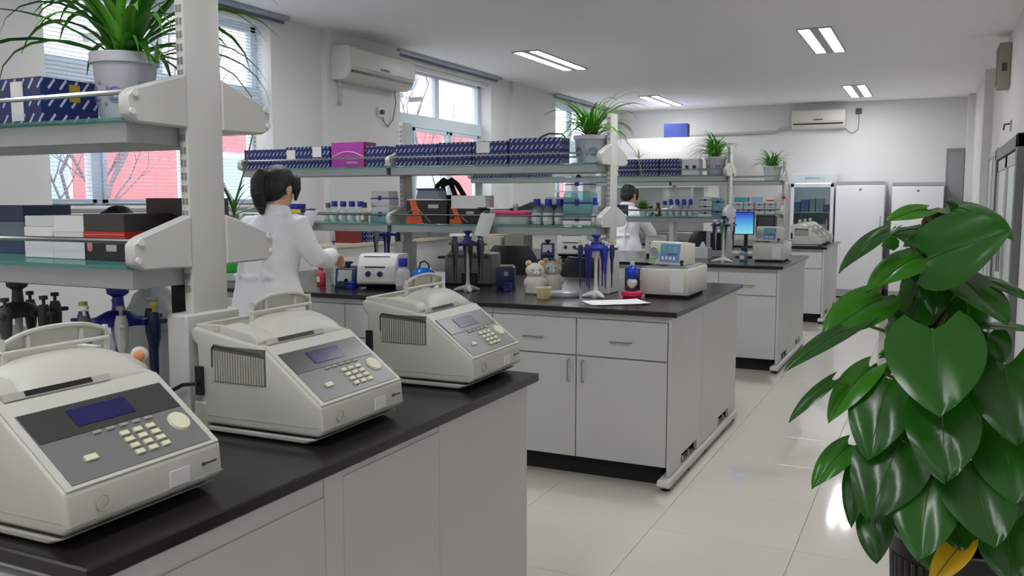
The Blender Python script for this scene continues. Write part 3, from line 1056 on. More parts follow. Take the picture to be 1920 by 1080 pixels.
def heart_leaf(base, tip, width, nrm, curl=.25, fold=.22, mat=ple, pet=None, wob=0.0):
    """heart-shaped leaf from base to tip (world coords), facing nrm"""
    base = Vector(base); tip = Vector(tip)
    ax = tip - base
    L = ax.length
    ax.normalize()
    nn = Vector(nrm)
    nn = (nn - ax * nn.dot(ax)).normalized()
    sd = ax.cross(nn)
    off = Vector((PX, PY, 0))
    rows = []
    NT, NS = 12, 10
    for i in range(NT + 1):
        t = i / NT
        # half width along the leaf: heart
        wv = (max(0, math.sin(math.pi * min(1, (t * .95 + .05)) ** .70)) ** .62) * (1 - .25 * t ** 6) if t < 1 else 0
        hw = width / 2 * max(wv, 0.0)
        row = []
        for j in range(NS + 1):
            s = -1 + 2 * j / NS
            x = s * hw
            back = .20 * L * (abs(s) ** 1.6) * (1 - t) ** 2.2
            y = L * t - back
            z = fold * abs(x) - curl * L * t * t * .55 - fold * .9 * (x * x) / (width * .5) + wob * math.sin(s * 5 + t * 7) * width * .03
            z += curl * L * .18 * t
            row.append(base + ax * y + sd * x + nn * z - off)
        rows.append(row)
    o = MB().grid(rows).build('leaf', mat, poth, angle=0)
    o.data.shade_smooth()
    # midrib and petiole as sub-parts
    mid = [r[NS // 2] + nn * .0012 for r in rows]
    MB().tube(mid[:-1], [.0014 * (1 - .8 * i / NT) for i in range(NT)], 5).build('midrib', vein_m, o)
    if pet is not None:
        p = Vector(pet) - off
        q = base - off
        m1 = (p + q) / 2 + Vector((0, 0, .02))
        MB().tube([p, m1, q], [.005, .004, .003], 6).build('petiole', stem_m, o)
    return o
LEAVES = [   # base, tip, width, facing, curl, where the stalk leaves the pole
    ((1.076, 1.250, 1.348), (1.178, 1.120, 1.339), 0.075, (-0.018, -0.445, 0.895), 0.90, (1.050, 1.240, 1.248)),
    ((1.043, 1.160, 1.247), (1.167, 1.050, 1.312), 0.155, (-0.144, -0.928, 0.344), 0.25, (1.050, 1.240, 1.147)),
    ((1.034, 1.220, 1.346), (0.962, 1.150, 1.335), 0.049, (-0.152, -0.734, 0.662), 0.20, (1.050, 1.240, 1.246)),
    ((1.020, 1.220, 1.305), (0.959, 1.160, 1.303), 0.038, (0.010, -0.327, 0.945), 0.30, (1.050, 1.240, 1.205)),
    ((0.963, 1.160, 1.304), (0.875, 1.060, 1.244), 0.050, (-0.208, -0.550, 0.809), 0.45, (1.050, 1.240, 1.204)),
    ((1.029, 1.200, 1.249), (0.935, 1.080, 1.208), 0.081, (-0.274, -0.797, 0.538), 0.50, (1.050, 1.240, 1.149)),
    ((1.097, 1.200, 1.209), (1.184, 1.060, 1.151), 0.094, (0.222, -0.635, 0.740), 0.40, (1.050, 1.240, 1.109)),
    ((1.141, 1.220, 1.204), (1.219, 1.120, 1.191), 0.053, (0.062, -0.283, 0.957), 0.30, (1.050, 1.240, 1.104)),
    ((1.138, 1.200, 1.110), (1.223, 1.080, 1.131), 0.058, (-0.021, -0.315, 0.949), 0.30, (1.050, 1.240, 1.010)),
    ((0.955, 1.180, 1.160), (0.851, 1.080, 1.101), 0.102, (-0.234, -0.845, 0.482), 0.35, (1.050, 1.240, 1.060)),
    ((0.917, 1.120, 1.115), (0.778, 1.020, 1.032), 0.057, (-0.242, -0.570, 0.785), 0.30, (1.050, 1.240, 1.015)),
    ((0.963, 1.200, 1.158), (0.939, 1.160, 1.125), 0.067, (0.030, -0.613, 0.789), 0.20, (1.050, 1.240, 1.058)),
    ((1.055, 1.080, 1.114), (1.073, 0.930, 0.987), 0.179, (-0.043, -0.813, 0.581), 0.30, (1.050, 1.240, 1.014)),
    ((0.981, 1.120, 1.000), (0.947, 1.000, 0.871), 0.132, (-0.199, -0.825, 0.529), 0.35, (1.050, 1.240, 0.900)),
    ((0.942, 1.140, 1.018), (0.862, 1.050, 0.936), 0.077, (-0.242, -0.580, 0.778), 0.60, (1.050, 1.240, 0.918)),
    ((0.873, 1.080, 0.995), (0.791, 1.020, 0.924), 0.037, (-0.107, -0.492, 0.864), 0.30, (1.050, 1.240, 0.895)),
    ((1.181, 1.120, 1.047), (1.205, 0.980, 0.933), 0.150, (0.090, -0.764, 0.639), 0.30, (1.050, 1.240, 0.947)),
    ((1.155, 1.200, 1.097), (1.165, 1.120, 1.038), 0.083, (0.033, -0.903, 0.429), 0.20, (1.050, 1.240, 0.997)),
    ((0.999, 1.170, 1.049), (0.960, 1.100, 1.050), 0.044, (0.019, -0.551, 0.834), 0.20, (1.050, 1.240, 0.949)),
    ((1.076, 1.040, 0.982), (1.087, 0.930, 0.862), 0.134, (-0.015, -0.796, 0.605), 0.30, (1.050, 1.240, 0.882)),
    ((1.009, 1.060, 0.889), (0.954, 0.950, 0.764), 0.148, (-0.173, -0.799, 0.575), 0.30, (1.050, 1.240, 0.789)),
    ((0.932, 1.100, 0.825), (0.916, 1.040, 0.708), 0.059, (-0.392, -0.813, 0.431), 0.30, (1.050, 1.240, 0.725)),
    ((0.908, 1.120, 0.853), (0.841, 1.040, 0.789), 0.064, (-0.216, -0.697, 0.683), 0.40, (1.050, 1.240, 0.753)),
    ((1.062, 1.020, 0.830), (1.048, 0.920, 0.706), 0.121, (-0.076, -0.808, 0.584), 0.25, (1.050, 1.240, 0.730)),
    ((0.965, 1.080, 0.737), (0.972, 1.020, 0.647), 0.077, (-0.307, -0.863, 0.402), 0.20, (1.050, 1.240, 0.660)),
    ((1.127, 1.040, 0.869), (1.174, 0.930, 0.751), 0.140, (0.068, -0.744, 0.664), 0.25, (1.050, 1.240, 0.769)),
    ((1.185, 1.080, 0.912), (1.205, 0.980, 0.820), 0.127, (0.089, -0.752, 0.653), 0.25, (1.050, 1.240, 0.812)),
    ((1.109, 1.060, 0.766), (1.122, 1.000, 0.704), 0.074, (-0.030, -0.835, 0.550), 0.20, (1.050, 1.240, 0.666)),
    ((1.126, 1.020, 0.716), (1.070, 0.950, 0.657), 0.056, (-0.146, -0.724, 0.674), 0.30, (1.050, 1.240, 0.660)),
    ((1.197, 1.060, 0.748), (1.207, 0.980, 0.669), 0.110, (0.010, -0.773, 0.634), 0.25, (1.050, 1.240, 0.660)),
    ((1.006, 1.200, 1.115), (0.979, 1.080, 1.094), 0.057, (-0.139, -0.875, 0.464), 0.20, (1.050, 1.240, 1.015)),
    ((1.097, 1.180, 1.079), (1.137, 1.100, 0.986), 0.117, (0.142, -0.878, 0.456), 0.20, (1.050, 1.240, 0.979)),
    ((1.024, 1.240, 1.157), (1.008, 1.160, 1.076), 0.078, (-0.141, -0.922, 0.361), 0.20, (1.050, 1.240, 1.057)),
    ((1.141, 1.160, 0.955), (1.152, 1.100, 0.862), 0.117, (0.126, -0.852, 0.508), 0.20, (1.050, 1.240, 0.855)),
    ((1.013, 1.180, 0.960), (1.008, 1.120, 0.861), 0.122, (-0.135, -0.888, 0.439), 0.20, (1.050, 1.240, 0.860)),
    ((0.979, 1.160, 0.801), (0.979, 1.100, 0.727), 0.100, (-0.195, -0.892, 0.407), 0.20, (1.050, 1.240, 0.701)),
    ((1.020, 1.240, 1.248), (1.028, 1.200, 1.184), 0.056, (-0.149, -0.959, 0.241), 0.20, (1.050, 1.240, 1.148)),
    ((1.062, 1.220, 1.206), (1.056, 1.170, 1.133), 0.066, (-0.005, -0.929, 0.370), 0.20, (1.050, 1.240, 1.106)),
    ((1.016, 1.260, 1.201), (1.004, 1.250, 1.121), 0.051, (-0.216, -0.962, 0.169), 0.20, (1.050, 1.240, 1.101)),
    ((1.115, 1.240, 1.162), (1.129, 1.200, 1.079), 0.077, (0.149, -0.933, 0.329), 0.20, (1.050, 1.240, 1.062)),
    ((1.038, 1.240, 1.294), (1.022, 1.200, 1.251), 0.051, (-0.149, -0.942, 0.300), 0.20, (1.050, 1.240, 1.194)),
    ((1.092, 1.240, 1.339), (1.075, 1.200, 1.363), 0.029, (-0.015, -0.892, 0.452), 0.10, (1.050, 1.240, 1.239)),
    ((1.219, 1.160, 0.811), (1.241, 1.100, 0.716), 0.115, (0.087, -0.821, 0.564), 0.20, (1.050, 1.240, 0.711)),
    ((1.171, 1.180, 0.754), (1.173, 1.140, 0.667), 0.119, (0.030, -0.869, 0.494), 0.20, (1.050, 1.240, 0.660)),
    ((1.065, 1.140, 0.694), (1.088, 1.100, 0.611), 0.087, (-0.013, -0.865, 0.502), 0.20, (1.050, 1.240, 0.660)),
]
for k, (b_, t_, w_, n_, c_, p_) in enumerate(LEAVES):
    lr = random.Random(k * 7 + 1)
    heart_leaf(b_, t_, w_, n_, c_ + lr.uniform(-.08, .25), lr.uniform(.12, .38), mat=yleaf_m if k == 28 else (backlit_m if k in (2, 5, 9, 11, 14, 18, 22) else ple), pet=p_, wob=lr.uniform(.3, 1.1))
# small-leaved ivy hanging on the left of the pole
iv = MB()
ir = random.Random(8)
for k in range(46):
    c = Vector((-.125 + ir.uniform(-.04, .03), ir.uniform(-.05, .05), 1.08 + ir.uniform(-.09, .22)))
    rr = ir.uniform(.012, .02)
    a = ir.uniform(0, 6.28)
    nn = Vector((ir.uniform(-.5, .3), -1, ir.uniform(.0, .9))).normalized()
    u_ = nn.orthogonal().normalized()
    v_ = nn.cross(u_)
    pts = []
    for q in range(8):
        th = a + q * math.pi / 4
        r2 = rr * (1.25 if q == 0 else (.75 if q in (1, 7) else 1.0))
        pts.append(c + (u_ * math.cos(th) + v_ * math.sin(th)) * r2)
    iv._add([c + nn * .004] + pts, [(0, q + 1, (q + 1) % 8 + 1) for q in range(8)])
iv.build('ivy_leaves', ple, poth, kind='stuff')
# ================================================================== SMALL EQUIPMENT BUILDERS
def carton(name, label, cat, loc, w, d, h, mat, rz=0, group=None, lid=None, stickers=(), lidmat=None, flap=False):
    """card box: body, lid lip and paper stickers; loc = centre of the base, front faces -y"""
    t = thing(name, label, cat, loc, rz, group)
    g = .0015
    bh = h * .72 if lid else h
    MB().box(-w / 2 + (g if lid else 0), w / 2 - (g if lid else 0), -d / 2 + (g if lid else 0), d / 2 - (g if lid else 0), 0, bh, .0012).build('carton_body', mat, t)
    if lid:
        MB().box(-w / 2, w / 2, -d / 2, d / 2, bh, h, .0012).build('carton_lid', lidmat or mat, t)
    for (u0, u1, v0, v1, m) in stickers:
        MB().box(-w / 2 + u0 * w, -w / 2 + u1 * w, -d / 2 - .0015, -d / 2, v0 * h, v1 * h).build('sticker', m, t)
    return t

def bottle(loc, r, h, cap, liq, label, group=None, body=None, fill=.55, cat='bottle', name='reagent_bottle'):
    t = thing(name, label, cat, loc, 0, group)
    sh = h * .66
    MB().lathe([(r * .92, 0), (r, .004), (r, sh * .82), (r * .8, sh * .95), (r * .5, sh * 1.04), (r * .5, h * .8)], n=18).build('glass_body', body or glass_m, t)
    MB().lathe([(r * .88, .003), (r * .93, .006), (r * .93, sh * fill), (.0005, sh * fill)], n=16).build('contents', liq, t)
    MB().lathe([(r * .62, h * .74), (r * .64, h * .76), (r * .64, h * .985), (r * .6, h), (.0005, h)], n=18).build('cap', cap, t)
    # label wrapped on the front
    rr = r + .0006
    a0 = -math.pi / 2 - .35
    rows = [[(rr * math.cos(a0 + q * .22), rr * math.sin(a0 + q * .22), z) for q in range(-3, 4)] for z in (sh * .22, sh * .62)]
    MB().grid(rows).build('label', label_m, t)
    return t

def tip_box(loc, label, w=.125, d=.09, h=.075, base=None, lid=None, group=None, rz=0):
    t = thing('tip_box', label, 'tip box', loc, rz, group)
    MB().box(-w / 2, w / 2, -d / 2, d / 2, 0, h * .52, .004, 2).build('base', base or teal_m, t)
    MB().box(-w / 2 + .002, w / 2 - .002, -d / 2 + .002, d / 2 - .002, h * .53, h * .98, .006, 2).build('lid', lid or clearp_m, t)
    MB().box(-w / 2 - .001, w / 2 + .001, -d / 2 - .001, d / 2 + .001, h * .47, h * .53, .001).build('rim', navyp_m, t)
    MB().box(-.012, .012, -d / 2 - .004, -d / 2 + .002, h * .4, h * .66, .001).build('latch', navyp_m, t)
    return t

def pipette_mesh():
    m = MB()
    m.lathe([(.002, -.20), (.0035, -.19), (.0045, -.12), (.0065, -.115), (.0075, -.06), (.010, -.045), (.0135, -.03), (.015, .0), (.0135, .02), (.011, .026), (.011, .03)], n=10)
    return m
PIPB = None
def pipette(loc, rz, tilt, label, group, body, cap):
    global PIPB
    t = thing('pipette', label, 'pipette', loc, rz, group)
    k = body.name
    if PIPB is None:
        PIPB = {}
    if k not in PIPB:
        PIPB[k] = pipette_mesh().mesh('barrel', body)
    put('barrel', PIPB[k], t)
    MB().box(-.006, .006, -.03, .0, .004, .014, .002).build('finger_hook', body, t)
    MB().lathe([(.004, .03), (.004, .042), (.010, .043), (.010, .052), (.0005, .053)], n=10).build('plunger', cap, t)
    t.rotation_euler = (tilt * math.sin(rz), -tilt * math.cos(rz), rz) if False else (0, 0, rz)
    return t

def pipette_stand(loc, h, label, plabel, group, n=6, stem=None, ring=None, R0=.058, seed=1, start=0.0, caps=None, bodies=None, foot=.085):
    stem = stem or white_m
    ring = ring or blue_m
    t = thing('pipette_stand', label, 'pipette stand', loc, 0, 'pipette carousel stands')
    f = MB()
    for k in range(3):
        a = start + k * 2.094
        f.tube([(0, 0, .022), (math.cos(a) * foot * .6, math.sin(a) * foot * .6, .013), (math.cos(a) * foot, math.sin(a) * foot, .006)], [.020, .013, .006], 8)
    f.lathe([(.024, .0), (.026, .012), (.016, .03), (.0095, .06)], n=16)
    f.build('foot', stem, t)
    MB().lathe([(.0095, .05), (.0085, h * .6), (.010, h - .03), (.010, h)], n=14).build('column', stem, t)
    c = MB().lathe([(.012, h - .075), (R0 * .55, h - .078), (R0 * .92, h - .085), (R0 * .96, h - .07), (R0 * .5, h - .055), (.012, h - .05)], n=24)
    for k in range(n):
        a = start + k * 2 * math.pi / n
        c.obox((math.cos(a) * (R0 - .002), math.sin(a) * (R0 - .002), h - .078), (math.cos(a), math.sin(a), 0), (-math.sin(a), math.cos(a), 0), (0, 0, 1), .024, .03, .014)
    c.build('carousel', ring, t)
    MB().lathe([(.014, h - .05), (.012, h - .02), (.024, h - .012), (.025, h), (.0005, h + .002)], n=16).build('knob', ring, t)
    rng = random.Random(seed)
    caps = caps or [yellow_m, white_m, keyg_m]
    bodies = bodies or [MATS['dark_blue_plastic'], MATS['pale_grey_plastic'], navyp_m]
    order = sorted(range(n), key=lambda k: math.cos(start + k * 2 * math.pi / n - R(25.5)))
    ORDN = ['leftmost', 'second from left', 'third from left', 'fourth from left', 'fifth from left', 'rightmost']
    for k in range(n):
        a = start + k * 2 * math.pi / n
        pipette((loc[0] + math.cos(a) * (R0 + .026), loc[1] + math.sin(a) * (R0 + .026), loc[2] + h - .085), a + math.pi / 2, 0,
                ORDN[order.index(k)] + ' ' + plabel, group, bodies[k % len(bodies)], caps[k % len(caps)])
    return t

def centrifuge(loc, rz, label, w=.30, d=.36, h=.20):
    t = thing('mini_centrifuge', label, 'centrifuge', loc, rz, 'white bench centrifuges')
    prof = [(-d / 2 + .005, .03), (-d / 2, .045), (-d / 2 + .015, h * .66), (-d / 2 + .05, h * .93), (-d / 2 + .08, h), (d / 2 - .03, h * .97), (d / 2, h * .8), (d / 2 - .005, .03)]
    MB().prism(prof, 'x', -w / 2, w / 2, .012, 3).build('body', white_m, t)
    MB().prism([(-d / 2 + .012, .031), (-d / 2 + .05, .008), (d / 2 - .04, .008), (d / 2 - .012, .031)], 'x', -w / 2 + .01, w / 2 - .01, .003, 1).build('base', dgrey_m, t)
    f = MB()
    for a in (-1, 1):
        for b in (-1, 1):
            f.cyl((a * (w / 2 - .05), b * (d / 2 - .08), 0), (a * (w / 2 - .05), b * (d / 2 - .08), .010), .015, n=10)
    f.build('feet', rubber_m, t)
    yk = lambda z: -d / 2 + .015 * (z - .045) / (h * .66 - .045)
    MB().box(-w * .30, w * .22, yk(h * .62) - .001, yk(h * .62) + .004, h * .60, h * .655, .001).build('display', dgrey_m, t)
    for x in (-w * .2, w * .1):
        MB().cyl((x, yk(h * .44) + .004, h * .44), (x, yk(h * .44) - .014, h * .44), .017, .015, 16).build('dial', dblue_m, t)
    MB().box(-w * .36, w * .3, -d / 2 + .045, -d / 2 + .052, h * .915, h * .935).build('lid_line', grey_m, t)
    return t

def vortex(loc, rz, label, body=None):
    t = thing('vortex_mixer', label, 'vortex mixer', loc, rz)
    bm_ = body or dblue_m
    MB().prism([(-.08, 0), (-.075, .03), (-.045, .115), (.06, .125), (.075, .0)], 'x', -.06, .06, .006, 2).build('body', bm_, t)
    a = Vector((0, -.0745, .034)); b = Vector((0, -.047, .112))
    d = (b - a).normalized()
    MB().obox((a + b) / 2 + Vector((0, -.002, .0)), (1, 0, 0), d, Vector((0, -d.z, d.y)), .085, .068, .004).build('front_panel', pale_m, t)
    MB().cyl((.012, -.060, .05), (.012, -.078, .045), .011, n=14).build('dial', black_m, t)
    MB().lathe([(.015, .12), (.016, .135), (.03, .14), (.031, .152), (.012, .153)], n=18).build('cup', black_m, t)
    return t

def water_bath(loc, rz, label, w=.26, d=.42, h=.155):
    t = thing('water_bath', label, 'water bath', loc, rz, 'bench water baths')
    MB().box(-w / 2, w / 2, -d / 2, d / 2, .015, h, .006, 2).build('tank', offw_m, t)
    f = MB()
    f.box(-w / 2 + .02, w / 2 - .02, -d / 2 + .02, d / 2 - .02, 0, .016)
    f.build('base', rubber_m, t)
    MB().box(-w / 2 + .006, w / 2 - .006, -d / 2 + .006, d / 2 - .006, h, h + .006, .002).build('rim', steel_m, t)
    lid = MB().box(.0, w / 2 - .02, -d / 2 + .03, d / 2 - .03, h + .006, h + .012, .002).build('lid', steel_m, t)
    for y in (-d * .3, -.02, d * .22):
        MB().lathe([(.006, 0), (.006, .014), (.011, .016), (.011, .028), (.0005, .03)], (w * .27, y, h + .012), 12).build('knob', black_m, lid)
    MB().box(w * .12, w * .40, -d / 2 - .0015, -d / 2, h * .2, h * .85).build('label', label_m, t)
    return t, h

def control_head(t, h, w=.24, d=.13, hh=.125, off=(-.03, .09), rz=R(14)):
    m = MB().prism([(-d / 2, 0), (-d / 2 + .02, hh * .98), (-d / 2 + .05, hh), (d / 2, hh * .92), (d / 2, 0)], 'x', -w / 2, w / 2, .005, 2)
    hd = m.build('control_head', offw_m, t, loc=(off[0], off[1], h + .0125), rz=rz)
    a = Vector((0, -d / 2, 0)); b = Vector((0, -d / 2 + .02, hh * .98))
    dd = (b - a).normalized()
    nn = Vector((0, -dd.z, dd.y))
    def pl(name, u0, u1, v0, v1, th, mat):
        c = a + dd * (hh * (v0 + v1) / 2) + Vector((w * ((u0 + u1) / 2 - .5), 0, 0)) + nn * th / 2
        MB().obox(c, (1, 0, 0), dd, nn, w * (u1 - u0), hh * (v1 - v0), th).build(name, mat, hd)
    pl('panel', .36, .97, .12, .92, .0015, M('panel_blue', S(112, 146, 196), .4))
    for k in range(3):
        pl('display', .42 + k * .17, .53 + k * .17, .56, .82, .0025, M('display_green', S(110, 180, 172), .3))
    for k in range(4):
        pl('button', .42 + k * .12, .48 + k * .12, .22, .36, .003, white_m)
    for k in range(5):
        pl('button', .60 + k * .06, .635 + k * .06, .42, .5, .003, dgrey_m)
    c = a + dd * (hh * .48) + Vector((w * (.17 - .5), 0, 0))
    MB().tube([c + nn * .002 + (Vector((1, 0, 0)) * math.cos(q) + dd * math.sin(q)) * .030 for q in [k * math.pi / 10 for k in range(21)]], .005, 6).build('badge_ring', M('badge_green', S(120, 190, 150), .5), hd)
    MB().cyl(c, c + nn * .003, .018, n=18).build('badge', M('badge_violet', S(170, 150, 180), .5), hd)
    return hd

def bear_jar(loc, rz, label, s=1.0, group='bear-shaped white jars'):
    t = thing('bear_jar', label, 'jar', loc, rz, group)
    MB().lathe([(.0005, 0), (.042 * s, 0), (.05 * s, .008 * s), (.053 * s, .05 * s), (.046 * s, .085 * s), (.042 * s, .092 * s)], n=22).build('belly', offw_m, t)
    hd = MB().ell((0, 0, .122 * s), (.05 * s, .046 * s, .042 * s), 20, 12).build('head', offw_m, t)
    for q in (-1, 1):
        e = MB().ell((q * .034 * s, 0, .160 * s), (.017 * s, .010 * s, .017 * s), 12, 8).build('ear', offw_m, hd)
        MB().ell((q * .034 * s, -.007 * s, .160 * s), (.011 * s, .006 * s, .011 * s), 10, 6).build('inner_ear', M('ear_orange', S(232, 150, 104), .5), e)
        MB().ell((q * .019 * s, -.042 * s, .128 * s), (.0045 * s, .003 * s, .0045 * s), 8, 6).build('eye', navyp_m, hd)
    MB().ell((0, -.043 * s, .112 * s), (.016 * s, .008 * s, .011 * s), 12, 8).build('muzzle', white_m, hd)
    MB().ell((0, -.050 * s, .116 * s), (.004 * s, .003 * s, .003 * s), 8, 6).build('nose', dgrey_m, hd)
    for q in (-1, 1):
        MB().ell((q * .05 * s, -.012 * s, .06 * s), (.012 * s, .014 * s, .022 * s), 10, 8).build('arm', offw_m, t)
    return t

def chair(loc, rz, label, dz=0.0):
    t = thing('lab_chair', label, 'chair', loc, rz, 'black lab chairs in the aisles')
    rows = []
    for i in range(9):
        z = .70 + dz + .34 * i / 8
        hw = .21 * (1 - abs(i / 8 - .35) ** 2.4 * 1.15)
        rows.append([(s * hw, .2 - .05 * (s * s) * 1.2, z) for s in [-1 + .2 * k for k in range(11)]])
    bk_ = MB().grid(rows)
    rows2 = [[(x, y + .035, z) for x, y, z in r] for r in rows]
    bk_.grid([r[::-1] for r in rows2])
    for a, b in ((rows[0], rows2[0]), (rows[-1], rows2[-1])):
        bk_.grid([a, b])
    bk_.grid([[r[0] for r in rows], [r[0] for r in rows2]]).grid([[r[-1] for r in rows], [r[-1] for r in rows2]])
    bk_.build('backrest', M('black_vinyl', S(26, 26, 28), .45), t)
    MB().lathe([(.0005, .50), (.19, .50), (.205, .52), (.205, .55), (.18, .575), (.0005, .58)], n=24).build('seat', MATS['black_vinyl'], t)
    MB().tube([(0, .1, .50), (0, .25, .52), (0, .262, .62), (0, .225, .80)], .014, 8).build('back_bar', chrome_m, t)
    MB().cyl((0, 0, .09), (0, 0, .50), .022, n=12).build('column', chrome_m, t)
    for k in range(5):
        a = k * 1.2566 + .3
        leg = MB().tube([(0, 0, .10), (.14 * math.cos(a), .14 * math.sin(a), .075), (.25 * math.cos(a), .25 * math.sin(a), .055)], [.022, .016, .012], 8).build('leg', chrome_m, t)
        MB().cyl((.25 * math.cos(a) - .012 * math.sin(a), .25 * math.sin(a) + .012 * math.cos(a), .026), (.25 * math.cos(a) + .012 * math.sin(a), .25 * math.sin(a) - .012 * math.cos(a), .026), .026, n=12).build('caster', black_m, leg)
    return t

def hang_tag(x, y, z, label, tint):
    t = thing('hanging_tag', label, 'tag', (x, y, z), R(12))
    rows = [[(-.035 + .012 * i * .4 + .07 * k / 6, -.02 * math.sin(k / 6 * 3.14) - .008 * i, -.03 * i) for k in range(7)] for i in range(5)]
    rows = [[(-.04 + .085 * k / 6 - .008 * i, -.012 * math.sin(k / 6 * 3.14) - .010 * i, .02 - .032 * i) for k in range(7)] for i in range(5)]
    MB().grid(rows).grid([[(a, b + .006, c) for a, b, c in r][::-1] for r in rows]).build('plastic_sleeve', clearp_m, t)
    rows = [[(-.035 + .075 * k / 6 - .008 * i, -.012 * math.sin(k / 6 * 3.14) - .010 * i + .003, .012 - .029 * i) for k in range(7)] for i in range(5)]
    MB().grid(rows).build('card', M(tint[0], tint[1], .7, var=.12, vscale=60), t)
    MB().tube([(-.03, .002, .018), (-.02, .008, .03), (.02, .008, .03), (.035, .002, .018)], .0025, 6).build('clip', chrome_m, t)
    return t

# ================================================================== NEAREST BENCH
Z1, Z2 = SHELF[0][2] + 6e-4, SHELF[0][3] + 6e-4
yc = SHELF[0][0]
nb = carton('carton', 'navy carton with white slanted dashes beside the large spider plant', 'box', (-.914, .615, Z2), .29, .152, .105, navy_m, 0, 'navy dashed cartons',
       stickers=((.66, .80, .08, .92, label_m),))
MB().box(.145, .1462, -.002, .026, .055, .095).build('sticker', M('gold_sticker', S(176, 150, 50), .5), nb)
carton('carton', 'navy dashed carton at the left picture edge of the nearest top tier', 'box', (-1.21, .615, Z2), .28, .152, .1, navy_m, R(0), 'navy dashed cartons', stickers=((.75, .99, .1, .9, label_m),))
for k, (x, w_, z, h_, m_, lb) in enumerate([(-.885, .10, 0, .045, card_w, 'bottom carton of the left white stack on the nearest lower tier'),
                                    (-.882, .105, .0455, .028, paper_m, 'thin white carton in the middle of the left white stack'),
                                    (-.880, .10, .074, .026, card_w, 'top white carton of the left white stack near the blue boxes'),
                                    (-.780, .108, 0, .062, card_w, 'lower white carton beside the small red and black box'),
                                    (-.777, .106, .0625, .038, paper_m, 'upper white carton beside the small red and black box')]):
    carton('carton', lb, 'box', (x, .67, Z1 + z), w_, .14, h_, m_, 0, 'white cartons on the nearest lower tier')
def redblack(loc, w, d, h, label, rz=0, dots=True):
    t = thing('red_black_box', label, 'box', loc, rz, 'red and black kit boxes')
    MB().box(-w / 2, w / 2, -d / 2, d / 2, 0, h * .60, .001).build('carton_body', blackcard_m, t)
    MB().box(-w / 2 - .0006, w / 2 + .0006, -d / 2 - .0006, d / 2 + .0006, h * .46, h * .62).build('red_band', red_m, t)
    MB().box(-w / 2, w / 2, -d / 2, d / 2, h * .62, h, .001).build('carton_lid', M('charcoal_card', S(64, 60, 60), .5), t)
    MB().tube([(-w / 2, -d / 2 - .001, h * .54), (0, -d / 2 - .001, h * .565), (w / 2, -d / 2 - .001, h * .55)], .001, 5).build('highlight_stripe', M('salmon_ink', S(236, 150, 130), .5), t)
    MB().box(w * .05, w * .3, -d / 2 - .001, -d / 2, h * .2, h * .34).build('printed_mark', pale_m, t)
    MB().ell((-w * .36, -d / 2, h * .3), (.009, .0015, .014), 10, 6).build('seal', M('pink_ink', S(214, 130, 140), .5), t)
    return t
redblack((-.655, .665, Z1), .132, .14, .106, 'small red and black kit box at the front of the nearest lower tier')
redblack((-.605, .80, Z1), .15, .12, .142, 'large red and black kit box against the nearest shelf post')
for k in range(3):
    carton('blue_case', ['bottom', 'middle', 'top'][k] + ' slate blue case in the stack at the left picture edge', 'box', (-1.12, .76, Z1 + k * .0415), .12, .14, .041, M('slate_blue_%d' % k, (S(60, 76, 112), S(120, 132, 150), S(54, 68, 104))[k], .5), 0, 'slate blue cases')
pipette_stand((-.66, .63, .85), .312, 'blue pipette carousel behind the near thermal cycler', 'pipette on the blue carousel behind the near thermal cycler', 'pipettes on the nearest carousel', 6, stem=navyp_m, ring=M('carousel_blue', S(36, 40, 150), .4), seed=2, start=.4,
              bodies=[MATS['dark_blue_plastic'], MATS['dark_grey_plastic'], MATS['pale_grey_plastic']])
pipette_stand((-1.0, .62, .85), .315, 'white stand of grey multichannel pipettes at the left picture edge', 'dark grey pipette on the stand at the left picture edge', 'pipettes at the left edge', 6, stem=offw_m, ring=dgrey_m, seed=3, start=.1, bodies=[MATS['dark_grey_plastic']], caps=[dgrey_m])
bear_jar((-.535, .525, .85), R(40), 'white bear-shaped jar with orange ear beside the nearest post', 1.12)
# crumpled plastic bag
def crumple(c, r, seed, mat, name, label, cat):
    rg_ = random.Random(seed)
    m = MB()
    NU, NV = 20, 14
    rows = []
    ph = [[rg_.uniform(-1, 1) for _ in range(NU)] for _ in range(NV + 1)]
    for i in range(NV + 1):
        a = math.pi * i / NV
        row = []
        for k in range(NU + 1):
            q = k % NU
            th = 2 * math.pi * q / NU
            f = 1 + .13 * ph[i][q] * math.sin(a) + .12 * math.sin(3 * th + i)
            row.append((r[0] * math.sin(a) * math.cos(th) * f, r[1] * math.sin(a) * math.sin(th) * f, r[2] * (1 - math.cos(a) * (1 + .05 * ph[i][0] * math.sin(a)))))
        rows.append(row)
    m.grid(rows)
    return tag(m.build(name, mat, loc=c, angle=25), label, cat)
bagm = glass('bag_film', (.9, .92, .94, 1), clear=.35, rough=.15, body=S(226, 228, 232))
crumple((-.80, .86, .85), (.085, .07, .15), 4, bagm, 'plastic_bag', 'crumpled clear plastic bag standing behind the nearest pipette carousel', 'bag')
ad_ = thing('power_adapter', 'black power adapter hanging beside the nearest shelf post', 'adapter', (-.655, .83, .85))
MB().box(-.03, .03, -.02, .02, .20, .31, .006, 2).build('case', black_m, ad_)
MB().tube([(0, 0, .2), (.0, .0, .1), (-.02, .01, .0)], .004, 6).build('lead', black_m, ad_)

crumple((-.90, .845, Z1), (.062, .045, .062), 9, M('black_pouch', S(18, 17, 19), .6), 'black_pouch', 'black rounded pouch behind the white cartons of the nearest lower tier', 'pouch')

